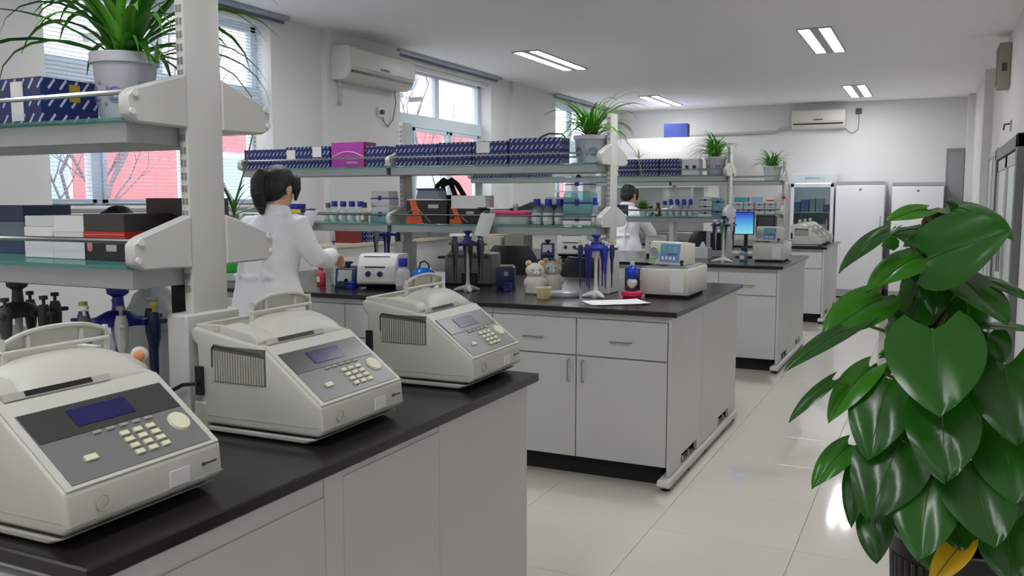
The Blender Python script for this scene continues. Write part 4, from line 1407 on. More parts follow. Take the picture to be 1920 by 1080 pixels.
# ================================================================== SECOND BENCH, UPPER TIER
Z1, Z2 = SHELF[1][2] + 6e-4, SHELF[1][3] + 6e-4
yc = SHELF[1][0]
yb = yc - .125
G = 'navy dashed cartons'
cz = Z2
carton('carton', 'leftmost navy dashed carton on the second shelf', 'box', (-2.865, yb, cz), .33, .125, .122, navy_m, R(2), G)
carton('carton', 'navy dashed carton with two white labels left of the purple box', 'box', (-2.52, yb, cz), .34, .125, .132, navy_m, 0, G, stickers=((.02, .22, .42, .86, label_m), (.62, .82, .5, .98, label_m)))
pb = thing('purple_box', 'purple carton with a white arc among the navy cartons', 'box', (-2.21, yb, cz))
MB().box(-.125, .115, -.0625, .0625, 0, .152, .001).build('carton_body', purple_m, pb)
MB().box(.1155, .122, -.0625, .0625, 0, .15).build('carton_side', purpled_m, pb)
MB().tube([(-.12 + .235 * k / 10, -.064, .06 + .034 * math.sin(math.pi * k / 10)) for k in range(11)], .0022, 5).build('white_arc', white_m, pb)
MB().box(-.01, .07, -.064, -.0625, .02, .034).build('printed_mark', M('pale_pink_ink', S(226, 170, 214), .5), pb)
carton('carton', 'navy dashed carton between the purple box and the middle post', 'box', (-2.008, yb, cz), .15, .125, .122, navy_m, R(-1), G)
carton('carton', 'navy dashed carton just right of the middle post on the second shelf', 'box', (-1.722, yb, cz), .285, .125, .126, navy_m, R(1), G)
carton('carton', 'second navy dashed carton right of the middle post', 'box', (-1.462, yb, cz), .215, .125, .130, navy_m, 0, G)
carton('carton', 'navy dashed carton with one white square label on the second shelf', 'box', (-1.235, yb, cz), .225, .125, .130, navy_m, R(-1), G, stickers=((.12, .5, .5, .97, label_m),))
carton('carton', 'rightmost navy dashed carton next to the second spider plant', 'box', (-.957, yb, cz), .315, .125, .140, navy_m, R(1), G)
tag(MB().tube([(.0, 0, .0), (-.02, 0, .02), (-.10, 0, .024), (-.15, .0, .006)], .005, 6).build('black_strap', black_m, loc=(-.80, yb, cz + .141)), 'short black strap lying over the rightmost navy carton', 'strap')

# ------------------------------------------------------------------ second bench, lower tier
yl = yc - .12
rk = thing('tube_rack', 'yellow and navy tube rack beside the woman on the second shelf', 'tube rack', (-2.64, yl, Z1))
MB().box(-.075, .075, -.05, .05, 0, .055, .004).build('base', clearp_m, rk)
MB().box(-.078, .078, -.052, .052, .056, .082, .004).build('tray', navyp_m, rk)
MB().box(-.03, .045, -.0545, -.052, .058, .08).build('yellow_panel', yellow_m, rk)
MB().box(-.07, .015, -.04, .04, .083, .115, .004).build('lid', blue_m, rk)
for k, x in enumerate((-2.37, -2.302, -2.236, -2.172)):
    bottle((x, yl, Z1), .0305, .132, blue_m, liq_m, ('first', 'second', 'third', 'fourth')[k] + ' from the left of the small blue-capped bottles near the woman', 'row of small reagent bottles')
for k, x in enumerate((-2.120, -2.09)):
    bottle((x + k * .0, yl + .0 - .03 + k * .055, Z1), .0235, .125, dblue_m, M('amber_liquid', S(150, 140, 120), .4), ('front', 'rear')[k] + ' dark-capped reagent bottle at the right end of the small bottle row', 'dark reagent bottles')
bottle((-2.435, yl + .02, Z1), .026, .122, grey_m, liq_m, 'grey-capped bottle at the left end of the small bottle row')
tip_box((-2.005, yl + .02, Z1), 'lower tip box in the stack left of the middle post', .135, .11, .10, tealg_m, clearp_m)
tip_box((-2.005, yl + .02, Z1 + .1005), 'upper tip box in the stack left of the middle post', .135, .11, .095, clearp_m, clearp_m)
def flamebox(loc, w, d, h, label, rz=0):
    t = thing('kit_box', label, 'box', loc, rz, 'orange and black kit boxes')
    MB().box(-w / 2, w / 2, -d / 2, d / 2, 0, h, .001).build('carton_body', blackcard_m, t)
    f = MB()
    for k in range(3):
        x = -w * .42 + k * w * .22
        f._add([(x, -d / 2 - .001, h * .98), (x + w * .16, -d / 2 - .001, h * .98), (x + w * .34, -d / 2 - .001, .002), (x + w * .14, -d / 2 - .001, .002)], [(0, 1, 2, 3)]) if k == 0 else None
    f.box(-w / 2, -w * .12, -d / 2 - .0008, -d / 2, 0, h * .32)
    f.build('orange_band', orange_m, t)
    MB().tube([(-w * .48, -d / 2 - .002, h * .45), (-w * .25, -d / 2 - .002, h * .72), (w * .1, -d / 2 - .002, .01)], .0018, 5).build('orange_streak', M('pale_orange', S(240, 168, 110), .5), t)
    MB().box(w * .05, w * .3, -d / 2 - .001, -d / 2, h * .66, h * .82).build('printed_mark', pale_m, t)
    MB().box(-w / 2 + .004, w / 2 - .02, -d / 2 + .004, d / 2 - .004, h, h + .006).build('paper_top', paper_m, t)
    return t
flamebox((-1.655, yl, Z1), .275, .14, .138, 'large orange and black kit box right of the middle post')
flamebox((-1.40, yl, Z1), .20, .13, .09, 'small orange and black kit box under the white carton')
carton('carton', 'flat white carton on the small orange and black kit box', 'box', (-1.385, yl + .005, Z1 + .0965), .22, .12, .068, card_w, R(2))
gb = thing('grey_bin', 'grey plastic bin on the large orange and black kit box', 'bin', (-1.665, yl, Z1 + .1445))
MB().prism([(-.075, 0), (.085, 0), (.07, .052), (-.065, .052)], 'y', -.05, .05, .004, 1).build('bin', M('slate_bin', S(120, 128, 142), .5), gb)
MB().box(-.07, .075, -.052, .052, .052, .064, .003).build('rim', M('slate_rim', S(60, 72, 100), .5), gb)
bg = thing('black_bag', 'black handbag with arched handles behind the grey bin', 'bag', (-1.65, yc + .08, Z1))
MB().prism([(-.12, 0), (.12, 0), (.10, .17), (-.10, .17)], 'y', -.05, .05, .02, 3).build('bag_body', M('black_fabric', S(22, 21, 23), .7, bump=.3, bscale=90), bg)
for s in (-1, 1):
    MB().tube([(s * .02 - .06, -.03 + .04 * (s > 0), .16), (s * .02 - .05, -.03, .225), (s * .03, -.02, .262), (s * .02 + .05, -.03, .235), (s * .02 + .08, -.03 + .04 * (s > 0), .16)], .016, 8).build('handle', MATS['black_fabric'], bg)
MB().box(-.015, .015, -.052, -.05, .12, .15).build('buckle', chrome_m, bg)
tb = thing('clear_tub', 'low clear tub with a pink lid on the second shelf', 'tub', (-1.125, yl, Z1))
MB().box(-.105, .105, -.06, .06, 0, .055, .008, 2).build('tub', clearp_m, tb)
MB().box(-.108, .108, -.062, .062, .056, .078, .006, 2).build('lid', pink_m, tb)
MB().lathe([(.01, .079), (.014, .095), (.02, .10), (.012, .118), (.0005, .12)], (.02, 0, 0), 14).build('knob', pale_m, tb)
bn = thing('folded_case', 'dark grey instrument case behind the pink-lidded tub', 'case', (-1.10, yc + .10, Z1))
MB().prism([(-.13, 0), (.10, 0), (.10, .10), (.02, .13), (-.06, .10), (-.13, .09)], 'y', -.05, .05, .006, 2).build('case_shell', M('slate_case', S(70, 80, 104), .5), bn)
MB().box(-.05, .05, -.055, -.05, .04, .08).build('case_label', pale_m, bn)
for k, x in enumerate((-.972, -.902, -.832)):
    bottle((x, yl, Z1), .032, .145, blue_m, liq_m, ['left', 'middle', 'right'][k] + ' of three blue-capped bottles beside the tall teal box stack', 'three blue-capped bottles', fill=.7)
carton('carton', 'dark carton lying behind the three blue-capped bottles', 'box', (-.86, yl + .105, Z1), .17, .09, .155, M('slate_carton', S(40, 46, 84), .5), 0, lid=True, lidmat=paper_m)
tip_box((-.71, yl, Z1), 'bottom white tip box of the teal stack', .165, .11, .058, white_m, clearp_m)
tip_box((-.71, yl, Z1 + .0585), 'teal tip box in the middle of the teal stack', .165, .11, .125, tealg_m, tealg_m)
tip_box((-.712, yl, Z1 + .184), 'clear tip box on top of the teal stack', .15, .10, .078, clearp_m, clearp_m)
MB().ell((0, -.03, .082), (.014, .014, .012), 12, 8).build('latch_knob', navyp_m, [o for o in bpy.data.objects if o.get('label') == 'clear tip box on top of the teal stack'][0])
bottle((-.606, yl - .052, Z1 + .0), .019, .15, blue_m, M('yellowish_liquid', S(220, 214, 120), .4), 'squat blue-capped bottle at the right end of the second shelf', fill=.3)
hang_tag(-1.235, yc - .216, Z1 + .045, 'large plastic sleeved card clipped to the second shelf rail', ('floral_card', S(236, 226, 214)))
hang_tag(-2.475, yc - .216, Z1 + .055, 'small plastic sleeved card clipped to the rail near the bottle row', ('blue_white_card', S(206, 214, 230)))

# ------------------------------------------------------------------ second bench, worktop
B2 = .85
yw = IY[1]
gbx = thing('green_box', 'bright green plastic basin on a white box behind the woman', 'basin', (-2.98, yw + .42, B2))
MB().box(-.10, .10, -.07, .07, 0, .05, .003).build('white_box', card_w, gbx)
MB().prism([(-.08, .051), (.08, .051), (.10, .135), (-.10, .135)], 'y', -.07, .07, .008, 2).build('basin', green_m, gbx)
bottle((-2.33, yw + .40, B2), .028, .13, redp_m, M('red_liquid', S(200, 60, 80), .4), 'red-capped tube bottle beside the blue vortex mixer', body=M('red_bottle', S(214, 70, 90), .3))
bk2 = thing('glass_beaker', 'small clear beaker between the red bottle and the blue vortex mixer', 'beaker', (-2.24, yw + .44, B2))
MB().lathe([(.04, 0), (.042, .004), (.042, .11), (.045, .115), (.041, .112), (.039, .006), (.0005, .006)], n=20).build('beaker_wall', glass_m, bk2)
MB().lathe([(.038, .007), (.038, .06), (.0005, .06)], n=18).build('contents', liq_m, bk2)
vortex((-2.10, yw + .36, B2), R(18), 'dark blue vortex mixer in front of the woman')
tag(MB().box(-.022, .022, -.018, .018, 0, .035, .004).prism([(-.026, .035), (.026, .035), (.026, .04), (-.026, .04)], 'y', -.021, .021).build('blue_cup', blue_m, loc=(-2.01, yw + .26, B2)), 'tiny bright blue box lying before the dark blue vortex mixer', 'box')
centrifuge((-1.90, yw + .44, B2), R(16), 'white bench centrifuge with two dials left of the middle post', .235, .30, .205)
bottle((-1.70, yw + .34, B2), .042, .185, blue_m, liqg_m, 'tall blue-capped bottle with green dregs near the middle post', fill=.28, body=clearp_m)
pipette_stand((-2.26, yw + 1.02, B2), .365, 'blue pipette carousel behind the white bench centrifuge', 'navy pipette on the carousel behind the white bench centrifuge', 'pipettes behind the centrifuge', 6, stem=M('lilac_stem', S(190, 192, 214), .4), start=.2, seed=5)
bl = thing('dome_tub', 'glossy blue and white dome lidded tub beside the middle post', 'tub', (-1.66, yw + .50, B2))
MB().lathe([(.055, 0), (.07, .01), (.078, .035), (.078, .045)], n=22).build('tub', white_m, bl)
MB().lathe([(.079, .045), (.078, .055), (.066, .095), (.04, .118), (.0005, .125)], n=22).build('dome', M('gloss_blue', S(30, 110, 214), .12), bl)
MB().tube([(-.03, 0, .115), (-.02, 0, .15), (.01, 0, .16), (.035, .0, .14), (.04, 0, .11)], .005, 6).build('handle', black_m, bl)
gm = thing('grey_machine', 'dark grey boxy heating block right of the middle post', 'lab machine', (-1.52, yw + .86, B2), R(10))
MB().prism([(-.15, .01), (-.15, .17), (-.11, .215), (.15, .19), (.15, .01)], 'y', -.10, .10, .006, 2).build('body', M('machine_grey', S(128, 128, 130), .5), gm)
MB().box(-.13, .13, -.104, -.10, .165, .185).build('seam', dgrey_m, gm)
MB().box(-.04, .06, -.108, -.10, .015, .075, .003).build('socket_panel', black_m, gm)
MB().prism([(-.15, .0), (.15, .0), (.15, .01), (-.15, .01)], 'y', -.1, .1).build('base', rubber_m, gm)
pipette_stand((-1.33, yw + .44, B2), .345, 'grey pipette stand with black pipettes between the heating block and blue mixer', 'black pipette on the grey stand between the heating block and blue mixer', 'pipettes on the grey stand', 6, stem=M('stand_grey', S(178, 180, 178), .45), ring=navyp_m, start=-.9, seed=6, bodies=[black_m, dgrey_m], caps=[navyp_m])
vb = thing('blue_mixer', 'dark blue compact mixer with white badge under the second shelf', 'vortex mixer', (-1.225, yw + .72, B2), R(20))
MB().box(-.055, .055, -.06, .06, .006, .125, .008, 2).build('body', dblue_m, vb)
MB().box(-.035, .045, -.04, .04, .125, .135, .003).build('platform', pale_m, vb)
MB().box(-.005, .02, -.0615, -.06, .075, .1).build('badge', pale_m, vb)
MB().box(-.045, .045, -.05, .05, 0, .006).build('feet', rubber_m, vb)
tag(MB().box(-.02, .02, -.02, .02, 0, .038, .003).box(-.022, .022, -.022, .022, .039, .046, .002).build('blue_cube', navyp_m, loc=(-1.135, yw + .56, B2)), 'small navy lidded cube standing alone on the second worktop', 'box')
bear_jar((-.935, yw + .49, B2), R(35), 'left white bear-shaped jar of the pair on the second worktop', 1.05)
bear_jar((-.885, yw + .62, B2), R(20), 'right white bear-shaped jar of the pair on the second worktop', 1.08)
yk_ = thing('yellow_cup', 'pale yellow plastic cup beside the white bear-shaped jars', 'cup', (-.80, yw + .30, B2))
MB().lathe([(.032, 0), (.034, .003), (.040, .052), (.0425, .053), (.0425, .058), (.038, .056), (.031, .006), (.0005, .006)], n=22).build('cup', paleyel_m, yk_)
MB().lathe([(.037, .04), (.0005, .04)], n=18).build('contents', paleyel_m, yk_)
ds = thing('petri_dish', 'clear round dish beside the pale yellow cup', 'dish', (-.735, yw + .44, B2))
MB().lathe([(.0005, 0), (.075, 0), (.077, .003), (.078, .022), (.075, .022), (.074, .004), (.0005, .004)], n=28).build('dish', clearp_m, ds)
MB().lathe([(.0795, .008), (.080, .025), (.0005, .026)], n=28).build('lid', clearp_m, ds)
pipette_stand((-.565, yw + .46, B2), .335, 'white pipette carousel with blue pipettes beside the sheet of paper', 'blue pipette on the white carousel beside the sheet of paper', 'pipettes beside the paper', 6, start=-.6, seed=7, foot=.075, stem=white_m,
              ring=M('carousel_violet', S(52, 56, 160), .4), bodies=[MATS['blue_plastic'], MATS['dark_blue_plastic'], MATS['navy_blue']], caps=[white_m, yellow_m, white_m])
pp = MB()
rows = []
for i in range(7):
    rows.append([(-.10 + .2 * i / 6, -.15 + .3 * k / 6, .001 + .004 * max(0, (k - 4) / 2) ** 2 + .003 * ((i - 3) / 3) ** 2) for k in range(7)])
pp.grid(rows).grid([[(a, b, c - .0009) for a, b, c in r][::-1] for r in rows])
tag(pp.build('paper_sheet', paper_m, loc=(-.385, yw + .262, B2), rz=R(-52)), 'white sheet of paper lying at the corner of the second worktop', 'paper')
rd = thing('red_dish', 'crimson round dish under a small blue topped figure', 'dish', (-.385, yw + .525, B2))
MB().lathe([(.0005, 0), (.045, 0), (.055, .012), (.055, .03), (.045, .036), (.0005, .036)], n=24).build('dish', redp_m, rd)
MB().lathe([(.0005, .0362), (.03, .0362), (.026, .05), (.0005, .052)], n=16).build('figure_base', black_m, rd)
MB().lathe([(.012, .05), (.026, .07), (.028, .085), (.02, .10)], n=16).build('figure_body', white_m, rd)
MB().ell((0, 0, .135), (.034, .034, .04), 18, 12).build('blue_globe', M('globe_blue', S(30, 60, 190), .15), rd)
wb, hh = water_bath((-.228, yw + .80, B2), 0, 'beige water bath with tilted control panel at the end of the second worktop')
control_head(wb, hh, w=.215, d=.14, hh=.125, off=(-.015, -.02), rz=R(-22))
tb2 = thing('spray_bottle', 'slim pale squeeze bottle between the crimson dish and the second shelf post', 'bottle', (-.46, yw + .76, B2))
MB().lathe([(.02, 0), (.022, .004), (.022, .12), (.012, .14), (.010, .15)], n=16).build('bottle_body', M('pale_green_plastic', S(220, 224, 200), .4), tb2)
MB().lathe([(.013, .15), (.013, .175), (.0005, .178)], n=14).build('cap', white_m, tb2)
bx = thing('black_box', 'small black box behind the blue topped figure', 'box', (-.425, yw + .655, B2))
MB().box(-.035, .035, -.03, .03, 0, .15, .004).build('case', black_m, bx)
MB().box(-.028, .028, -.032, -.03, .02, .13).build('grille', dgrey_m, bx)

# boxes on the ledge by the left wall
for k, (y, w_, h_, m_, lb) in enumerate([(5.3, .10, .10, M('maroon', S(130, 40, 44), .5), 'dark red box on the wall ledge behind the woman'),
                                    (5.55, .26, .10, navy_m, 'navy dashed carton on the wall ledge behind the second shelf'),
                                    (5.95, .2, .09, card_w, 'white carton on the wall ledge behind the second shelf'),
                                    (6.3, .26, .09, M('greenish_grey', S(130, 138, 128), .5), 'grey-green carton on the wall ledge behind the second shelf'),
                                    (6.7, .3, .08, M('lilac_grey', S(150, 150, 160), .5), 'lilac grey carton on the wall ledge near the middle post')]):
    carton('carton', lb, 'box', (XL + .2, y, 1.01), w_, .2, h_, m_, R(90))
chair((-1.78, yw + D + .42, 0), R(200), 'black lab chair showing its rounded back behind the blue mixer')
chair((-1.13, yw + D + .42, 0), R(170), 'black lab chair with low rounded back behind the white carousel', -.07)
# ================================================================== THIRD BENCH
Z1, Z2 = SHELF[2][2] + 6e-4, SHELF[2][3] + 6e-4
yc = SHELF[2][0]
yw = IY[2]
yl = yc - .11
for k, (x, w_) in enumerate(((-1.455, .17), (-1.265, .19), (-1.075, .17))):
    carton('carton', ['left', 'middle', 'right'][k] + ' of three dark navy dashed cartons on the third shelf', 'box', (x, yl, Z2), w_, .15, .145, navy_m, 0, G)
carton('carton', 'white carton with two blue spots beside the third spider plant', 'box', (-.885, yl, Z2), .15, .14, .14, card_w, 0, None, stickers=((.2, .4, .4, .6, navyp_m), (.62, .82, .4, .6, navyp_m)))
for k, x in enumerate((-2.93, -2.73, -2.53, -2.33)):
    carton('carton', ['leftmost', 'second', 'third', 'fourth'][k] + ' low navy carton on the third shelf, seen under the second shelf', 'box', (x, yl, Z2), .19, .15, .06, navy_m, 0, G)
carton('carton', 'thin white carton on the third shelf, seen under the second shelf', 'box', (-2.09, yl, Z2), .2, .15, .035, paper_m)
for k, x in enumerate((-1.12, -1.062, -1.004, -.946, -.888)):
    bottle((x, yl - .02, Z1), .027, .135, blue_m, liq_m, ('leftmost', 'second', 'middle', 'fourth', 'rightmost')[k] + ' blue-capped bottle in the front row of the third shelf', 'bottles on the third shelf', fill=.7)
for k, x in enumerate((-1.09, -1.03, -.97, -.91)):
    bottle((x, yl + .06, Z1), .027, .15, blue_m, liq_m, ('leftmost', 'second', 'third', 'rightmost')[k] + ' blue-capped bottle in the rear row of the third shelf', 'rear bottles on the third shelf', fill=.7)
carton('carton', 'white tub standing behind the bottles on the third shelf', 'tub', (-.985, yc + .06, Z1), .12, .1, .26, card_w, 0, None, lid=True, lidmat=white_m)
bottle((-1.185, yl - .01, Z1), .026, .12, M('brown_cap', S(90, 40, 30), .5), M('brown_liquid', S(80, 40, 30), .5), 'brown-capped bottle left of the bottle rows on the third shelf', body=M('amber_glass', S(110, 60, 40), .2))
bottle((-1.25, yl - .01, Z1), .022, .09, M('olive_cap', S(50, 70, 40), .5), M('olive_liquid', S(60, 80, 50), .5), 'short green bottle beside the brown-capped bottle')
for k in range(3):
    tip_box((-.755, yl, Z1 + k * .0565), ['bottom', 'middle', 'top'][k] + ' tip box of the stack beside the right post of the third shelf', .12, .09, .056, [white_m, clearp_m, clearp_m][k], clearp_m)
for k in range(2):
    tip_box((-.645, yl - .01, Z1 + k * .083), ['lower', 'upper'][k] + ' teal tip box by the right post of the third shelf', .095, .09, .0825, tealg_m, tealg_m)
carton('carton', 'dark blue carton at the left end of the bottle rows on the third shelf', 'box', (-1.57, yl, Z1), .17, .12, .1, M('navy_plain', S(44, 52, 92), .5), 0, None, stickers=((.1, .9, .1, .45, M('brown_print', S(120, 60, 50), .5)),))
B3 = .85
pipette_stand((-.545, yw + .36, B3), .385, 'white pipette carousel with hanging sleeves on the third worktop', 'blue pipette on the white carousel of the third worktop', 'pipettes of the third bench', 6, stem=white_m, ring=dblue_m, start=-.5, seed=9, bodies=[pale_m, dblue_m, M('green_body', S(60, 120, 70), .5)], caps=[white_m], foot=.1)
wb3, hh = water_bath((-.20, yw + .72, B3), 0, 'beige water bath with tilted control panel on the third worktop')
control_head(wb3, hh, w=.20, d=.14, hh=.125, off=(-.02, -.02), rz=R(-22))
bottle((-.405, yw + .52, B3), .035, .12, M('navy_cap', S(40, 50, 80), .5), M('blue_liquid', S(90, 140, 170), .3), 'blue liquid bottle between carousel and water bath on the third worktop', fill=.9)
mo = thing('monitor', 'glowing blue computer monitor behind the third bench water bath', 'monitor', (-.485, yw + 1.02, B3), R(0))
MB().box(-.10, .072, -.015, .015, .205, .415, .006).build('housing', black_m, mo)
scr = bpy.data.materials.new('screen_gradient')
scr.use_nodes = True
n = scr.node_tree.nodes; l = scr.node_tree.links
tc = n.new('ShaderNodeTexCoord'); sx = n.new('ShaderNodeSeparateXYZ'); rp = n.new('ShaderNodeValToRGB')
mr = n.new('ShaderNodeMapRange'); mr.inputs['From Min'].default_value = .214; mr.inputs['From Max'].default_value = .408
l.new(tc.outputs['Object'], sx.inputs['Vector']); l.new(sx.outputs['Z'], mr.inputs['Value']); l.new(mr.outputs['Result'], rp.inputs['Fac'])
rp.color_ramp.elements[0].color = S(150, 250, 255); rp.color_ramp.elements[1].color = S(50, 40, 210)
e_ = rp.color_ramp.elements.new(.5); e_.color = S(90, 190, 255)
bs = n['Principled BSDF']; bs.inputs['Base Color'].default_value = (0.01, .01, .02, 1); l.new(rp.outputs['Color'], bs.inputs['Emission Color']); bs.inputs['Emission Strength'].default_value = 0.32
MATS['screen_gradient'] = scr
MB().box(-.094, .066, -.0165, -.015, .214, .408).build('screen', scr, mo)
MB().box(-.015, .015, .0, .025, .02, .25).build('neck', black_m, mo)
MB().lathe([(.0005, 0), (.09, 0), (.09, .012), (.02, .022), (.0005, .022)], n=20).build('foot', black_m, mo)
pcx = thing('display_box', 'black switched-off display box beside the glowing monitor', 'computer', (-.31, yw + 1.06, B3))
MB().box(-.085, .085, -.06, .06, 0, .385, .006).build('case', black_m, pcx)
MB().box(-.07, .07, -.063, -.06, .25, .37).build('drive_bay', dgrey_m, pcx)
# instruments seen under the second shelf, on the third worktop
centrifuge((-1.93, yw + .44, B3), R(14), 'white bench centrifuge with two dials on the third worktop', .27, .32, .215)
vortex((-2.18, yw + .42, B3), R(18), 'blue vortex mixer beside the centrifuge on the third worktop')
carton('foam_box', 'speckled grey foam box on the third worktop left of the blue vortex mixer', 'box', (-2.50, yw + .46, B3), .2, .2, .19, M('speckled', S(160, 158, 144), .8, var=.4, vscale=80), 0)
carton('foam_box', 'cream foam box on the third worktop seen behind the plastic sleeved card', 'box', (-2.76, yw + .46, B3), .26, .24, .17, M('cream_foam', S(222, 216, 196), .8), 0, lid=True)
centrifuge((-1.25, yw + .78, B3), R(14), 'white centrifuge under the third shelf behind the water bath panel', .19, .26, .20)
vortex((-1.00, yw + .74, B3), R(10), 'round blue mixer under the third shelf', M('royal_blue', S(40, 70, 150), .4))
tk = thing('tissue_box', 'white tissue box with a pulled tissue under the third shelf', 'tissue box', (-.80, yw + .70, B3), R(-10))
MB().box(-.09, .07, -.05, .05, 0, .10, .004).build('box', white_m, tk)
MB().prism([(-.03, .1), (.03, .1), (.008, .15), (-.006, .15)], 'y', -.008, .008, .002, 1).build('tissue', paper_m, tk)
mc = thing('instrument_screen', 'white framed instrument with black screen under the third shelf', 'lab machine', (-.74, yw + 1.05, B3), R(-6))
MB().box(-.10, .10, -.05, .05, 0, .24, .008, 2).build('frame', white_m, mc)
MB().box(-.055, .08, -.053, -.05, .06, .22).build('screen', black_m, mc)
chair((-1.02, yw + D + .35, 0), R(185), 'black lab chair behind the third bench near the monitor', .02)
# ================================================================== FARTHEST BENCH
Z1, Z2 = SHELF[3][2] + 6e-4, SHELF[3][3] + 6e-4
yc = SHELF[3][0]
yl = yc - .10
G4 = 'white tubs on the farthest shelf'
for k in range(4):
    tip_box((-1.09 + k * .125, yl, Z1), ['leftmost', 'second', 'third', 'fourth'][k] + ' lower white tip box on the farthest shelf', .115, .1, .075, white_m, clearp_m, G4)
    tip_box((-1.09 + k * .125, yl, Z1 + .0755), ['leftmost', 'second', 'third', 'fourth'][k] + ' upper white tip box on the farthest shelf', .115, .1, .065, pale_m, clearp_m, G4)
carton('carton', 'flat teal case on the left tip boxes of the farthest shelf', 'box', (-1.06, yl, Z1 + .141), .17, .09, .055, teal_m)
carton('carton', 'small pale blue case on the tip boxes of the farthest shelf', 'box', (-.88, yl, Z1 + .141), .12, .09, .06, M('pale_blue', S(150, 190, 206), .5))
carton('carton', 'red printed white carton on the tip boxes of the farthest shelf', 'box', (-.72, yl, Z1 + .141), .11, .09, .03, card_w, 0, None, stickers=((.1, .9, .3, .8, red_m),))
tag(MB().ell((0, 0, 0), (.022, .012, .022), 12, 8).cyl((0, 0, .02), (.0, .012, .05), .003, n=6).build('red_tag', redp_m, loc=(-.575, yc - .068, 1.40)), 'small red tag hanging on the right post of the farthest shelf', 'tag')

# ================================================================== BACK OF THE ROOM
def freezer(x0, x1, h, label):
    t = thing('freezer', label, 'freezer', ((x0 + x1) / 2, 12.3, 0), 0, 'white upright freezers')
    w_ = (x1 - x0)
    fm = M('freezer_white', S(236, 237, 242), .35, var=.01)
    MB().box(-w_ / 2, w_ / 2, .05, .56, .06, h, .01, 2).build('body', fm, t)
    MB().box(-w_ / 2, w_ / 2, 0, .047, .12, h - .055, .012, 3).build('door', fm, t)
    MB().box(-w_ / 2, w_ / 2, .02, .05, h - .05, h, .004).build('top_strip', M('freezer_strip', S(170, 172, 176), .4), t)
    MB().box(-w_ / 2 + .01, w_ / 2 - .01, .03, .06, .02, .115).build('kick_plate', pale_m, t)
    f = MB()
    for a in (-1, 1):
        for b in (.1, .5):
            f.cyl((a * (w_ / 2 - .06), b, 0), (a * (w_ / 2 - .06), b, .06), .02, n=8)
    f.build('feet', rubber_m, t)
    MB().box(-.01, .02, -.002, 0, h - .13, h - .10).build('badge', grey_m, t)
    MB().box(w_ / 2 - .05, w_ / 2 - .03, -.02, 0, .9, 1.15, .004).build('handle', pale_m, t)
    return t
freezer(-.205, .425, 1.63, 'white upright freezer next to the glass-fronted fridge')
freezer(.52, 1.155, 1.61, 'white upright freezer beside the grey back door, partly behind the pothos')
fr = thing('display_fridge', 'glass-fronted white lab fridge at the back, with a lit header sign', 'fridge', (-.52, 12.3, 0))
fm = MATS['freezer_white']
b = MB()
b.box(-.29, -.27, .05, .58, .06, 1.73).box(.27, .29, .05, .58, .06, 1.73).box(-.29, .29, .56, .58, .06, 1.73).box(-.27, .27, .05, .56, .06, .25).box(-.27, .27, .05, .56, 1.62, 1.73)
b.build('body', fm, fr)
dd = MB()
dd.box(-.29, -.245, 0, .045, .25, 1.6, .004).box(.245, .29, 0, .045, .25, 1.6, .004).box(-.29, .29, 0, .045, 1.55, 1.6, .004).box(-.29, .29, 0, .045, .25, .3, .004)
do_ = dd.build('door', fm, fr)
MB().box(-.245, .245, .018, .026, .3, 1.55).build('door_glass', glass('fridge_glass', (.80, .86, .86, 1)), do_)
MB().box(.20, .215, -.03, 0, .8, 1.1, .003).build('handle', grey_m, do_)
MB().box(-.24, .24, .10, .13, 1.585, 1.615).build('interior_fill', M('fridge_fill', (1, 1, 1, 1), .5, emit=(.95, 1, 1, 1), estr=1.6), fr)  # glowing strip added to brighten the inside of the fridge
hd = MB().box(-.29, .29, -.01, .05, 1.61, 1.745, .004).build('header', M('header_panel', S(226, 236, 242), .4), fr)
tx = MB()
for k in range(10):
    x = -.10 + k * .021
    tx.box(x, x + .014, -.013, -.01, 1.672, 1.676).box(x + .005, x + .008, -.013, -.01, 1.66, 1.692).box(x, x + .014, -.013, -.01, 1.686 - .002 * (k % 3), 1.689 - .002 * (k % 3))
tx.build('header_lettering', M('sign_blue', S(60, 140, 190), .5), hd, kind='stuff')
MB().box(-.27, .27, .06, .55, .02, .06).build('plinth', rubber_m, fr)
for z in (.55, .87, 1.19):
    MB().box(-.27, .27, .08, .55, z, z + .012).build('shelf', M('wire_shelf', S(190, 196, 196), .4), fr)
fb = random.Random(21)
cols = [S(90, 110, 160), S(180, 150, 90), S(120, 140, 120), S(200, 200, 206), S(60, 70, 120), S(170, 100, 110), S(150, 160, 170)]
shn = ('lowest', 'second', 'third', 'top')
for r_, z in enumerate((.25, .562, .882, 1.202)):
    x = -.25
    k = 0
    while x < .19:
        w_ = min(fb.uniform(.06, .12), .255 - x)
        c = fb.randrange(len(cols))
        carton('carton', '%s item from the left on the %s shelf inside the glass-fronted fridge' % (('first', 'second', 'third', 'fourth', 'fifth', 'sixth', 'seventh', 'eighth')[k], shn[r_]), 'box',
               (-.52 + x + w_ / 2, 12.3 + .22, z + 6e-4), w_, .16, fb.uniform(.09, .2), M('fridge_item_%d' % c, cols[c], .6), 0, 'boxes inside the glass-fronted fridge', lid=True)
        x += w_ + .012
        k += 1

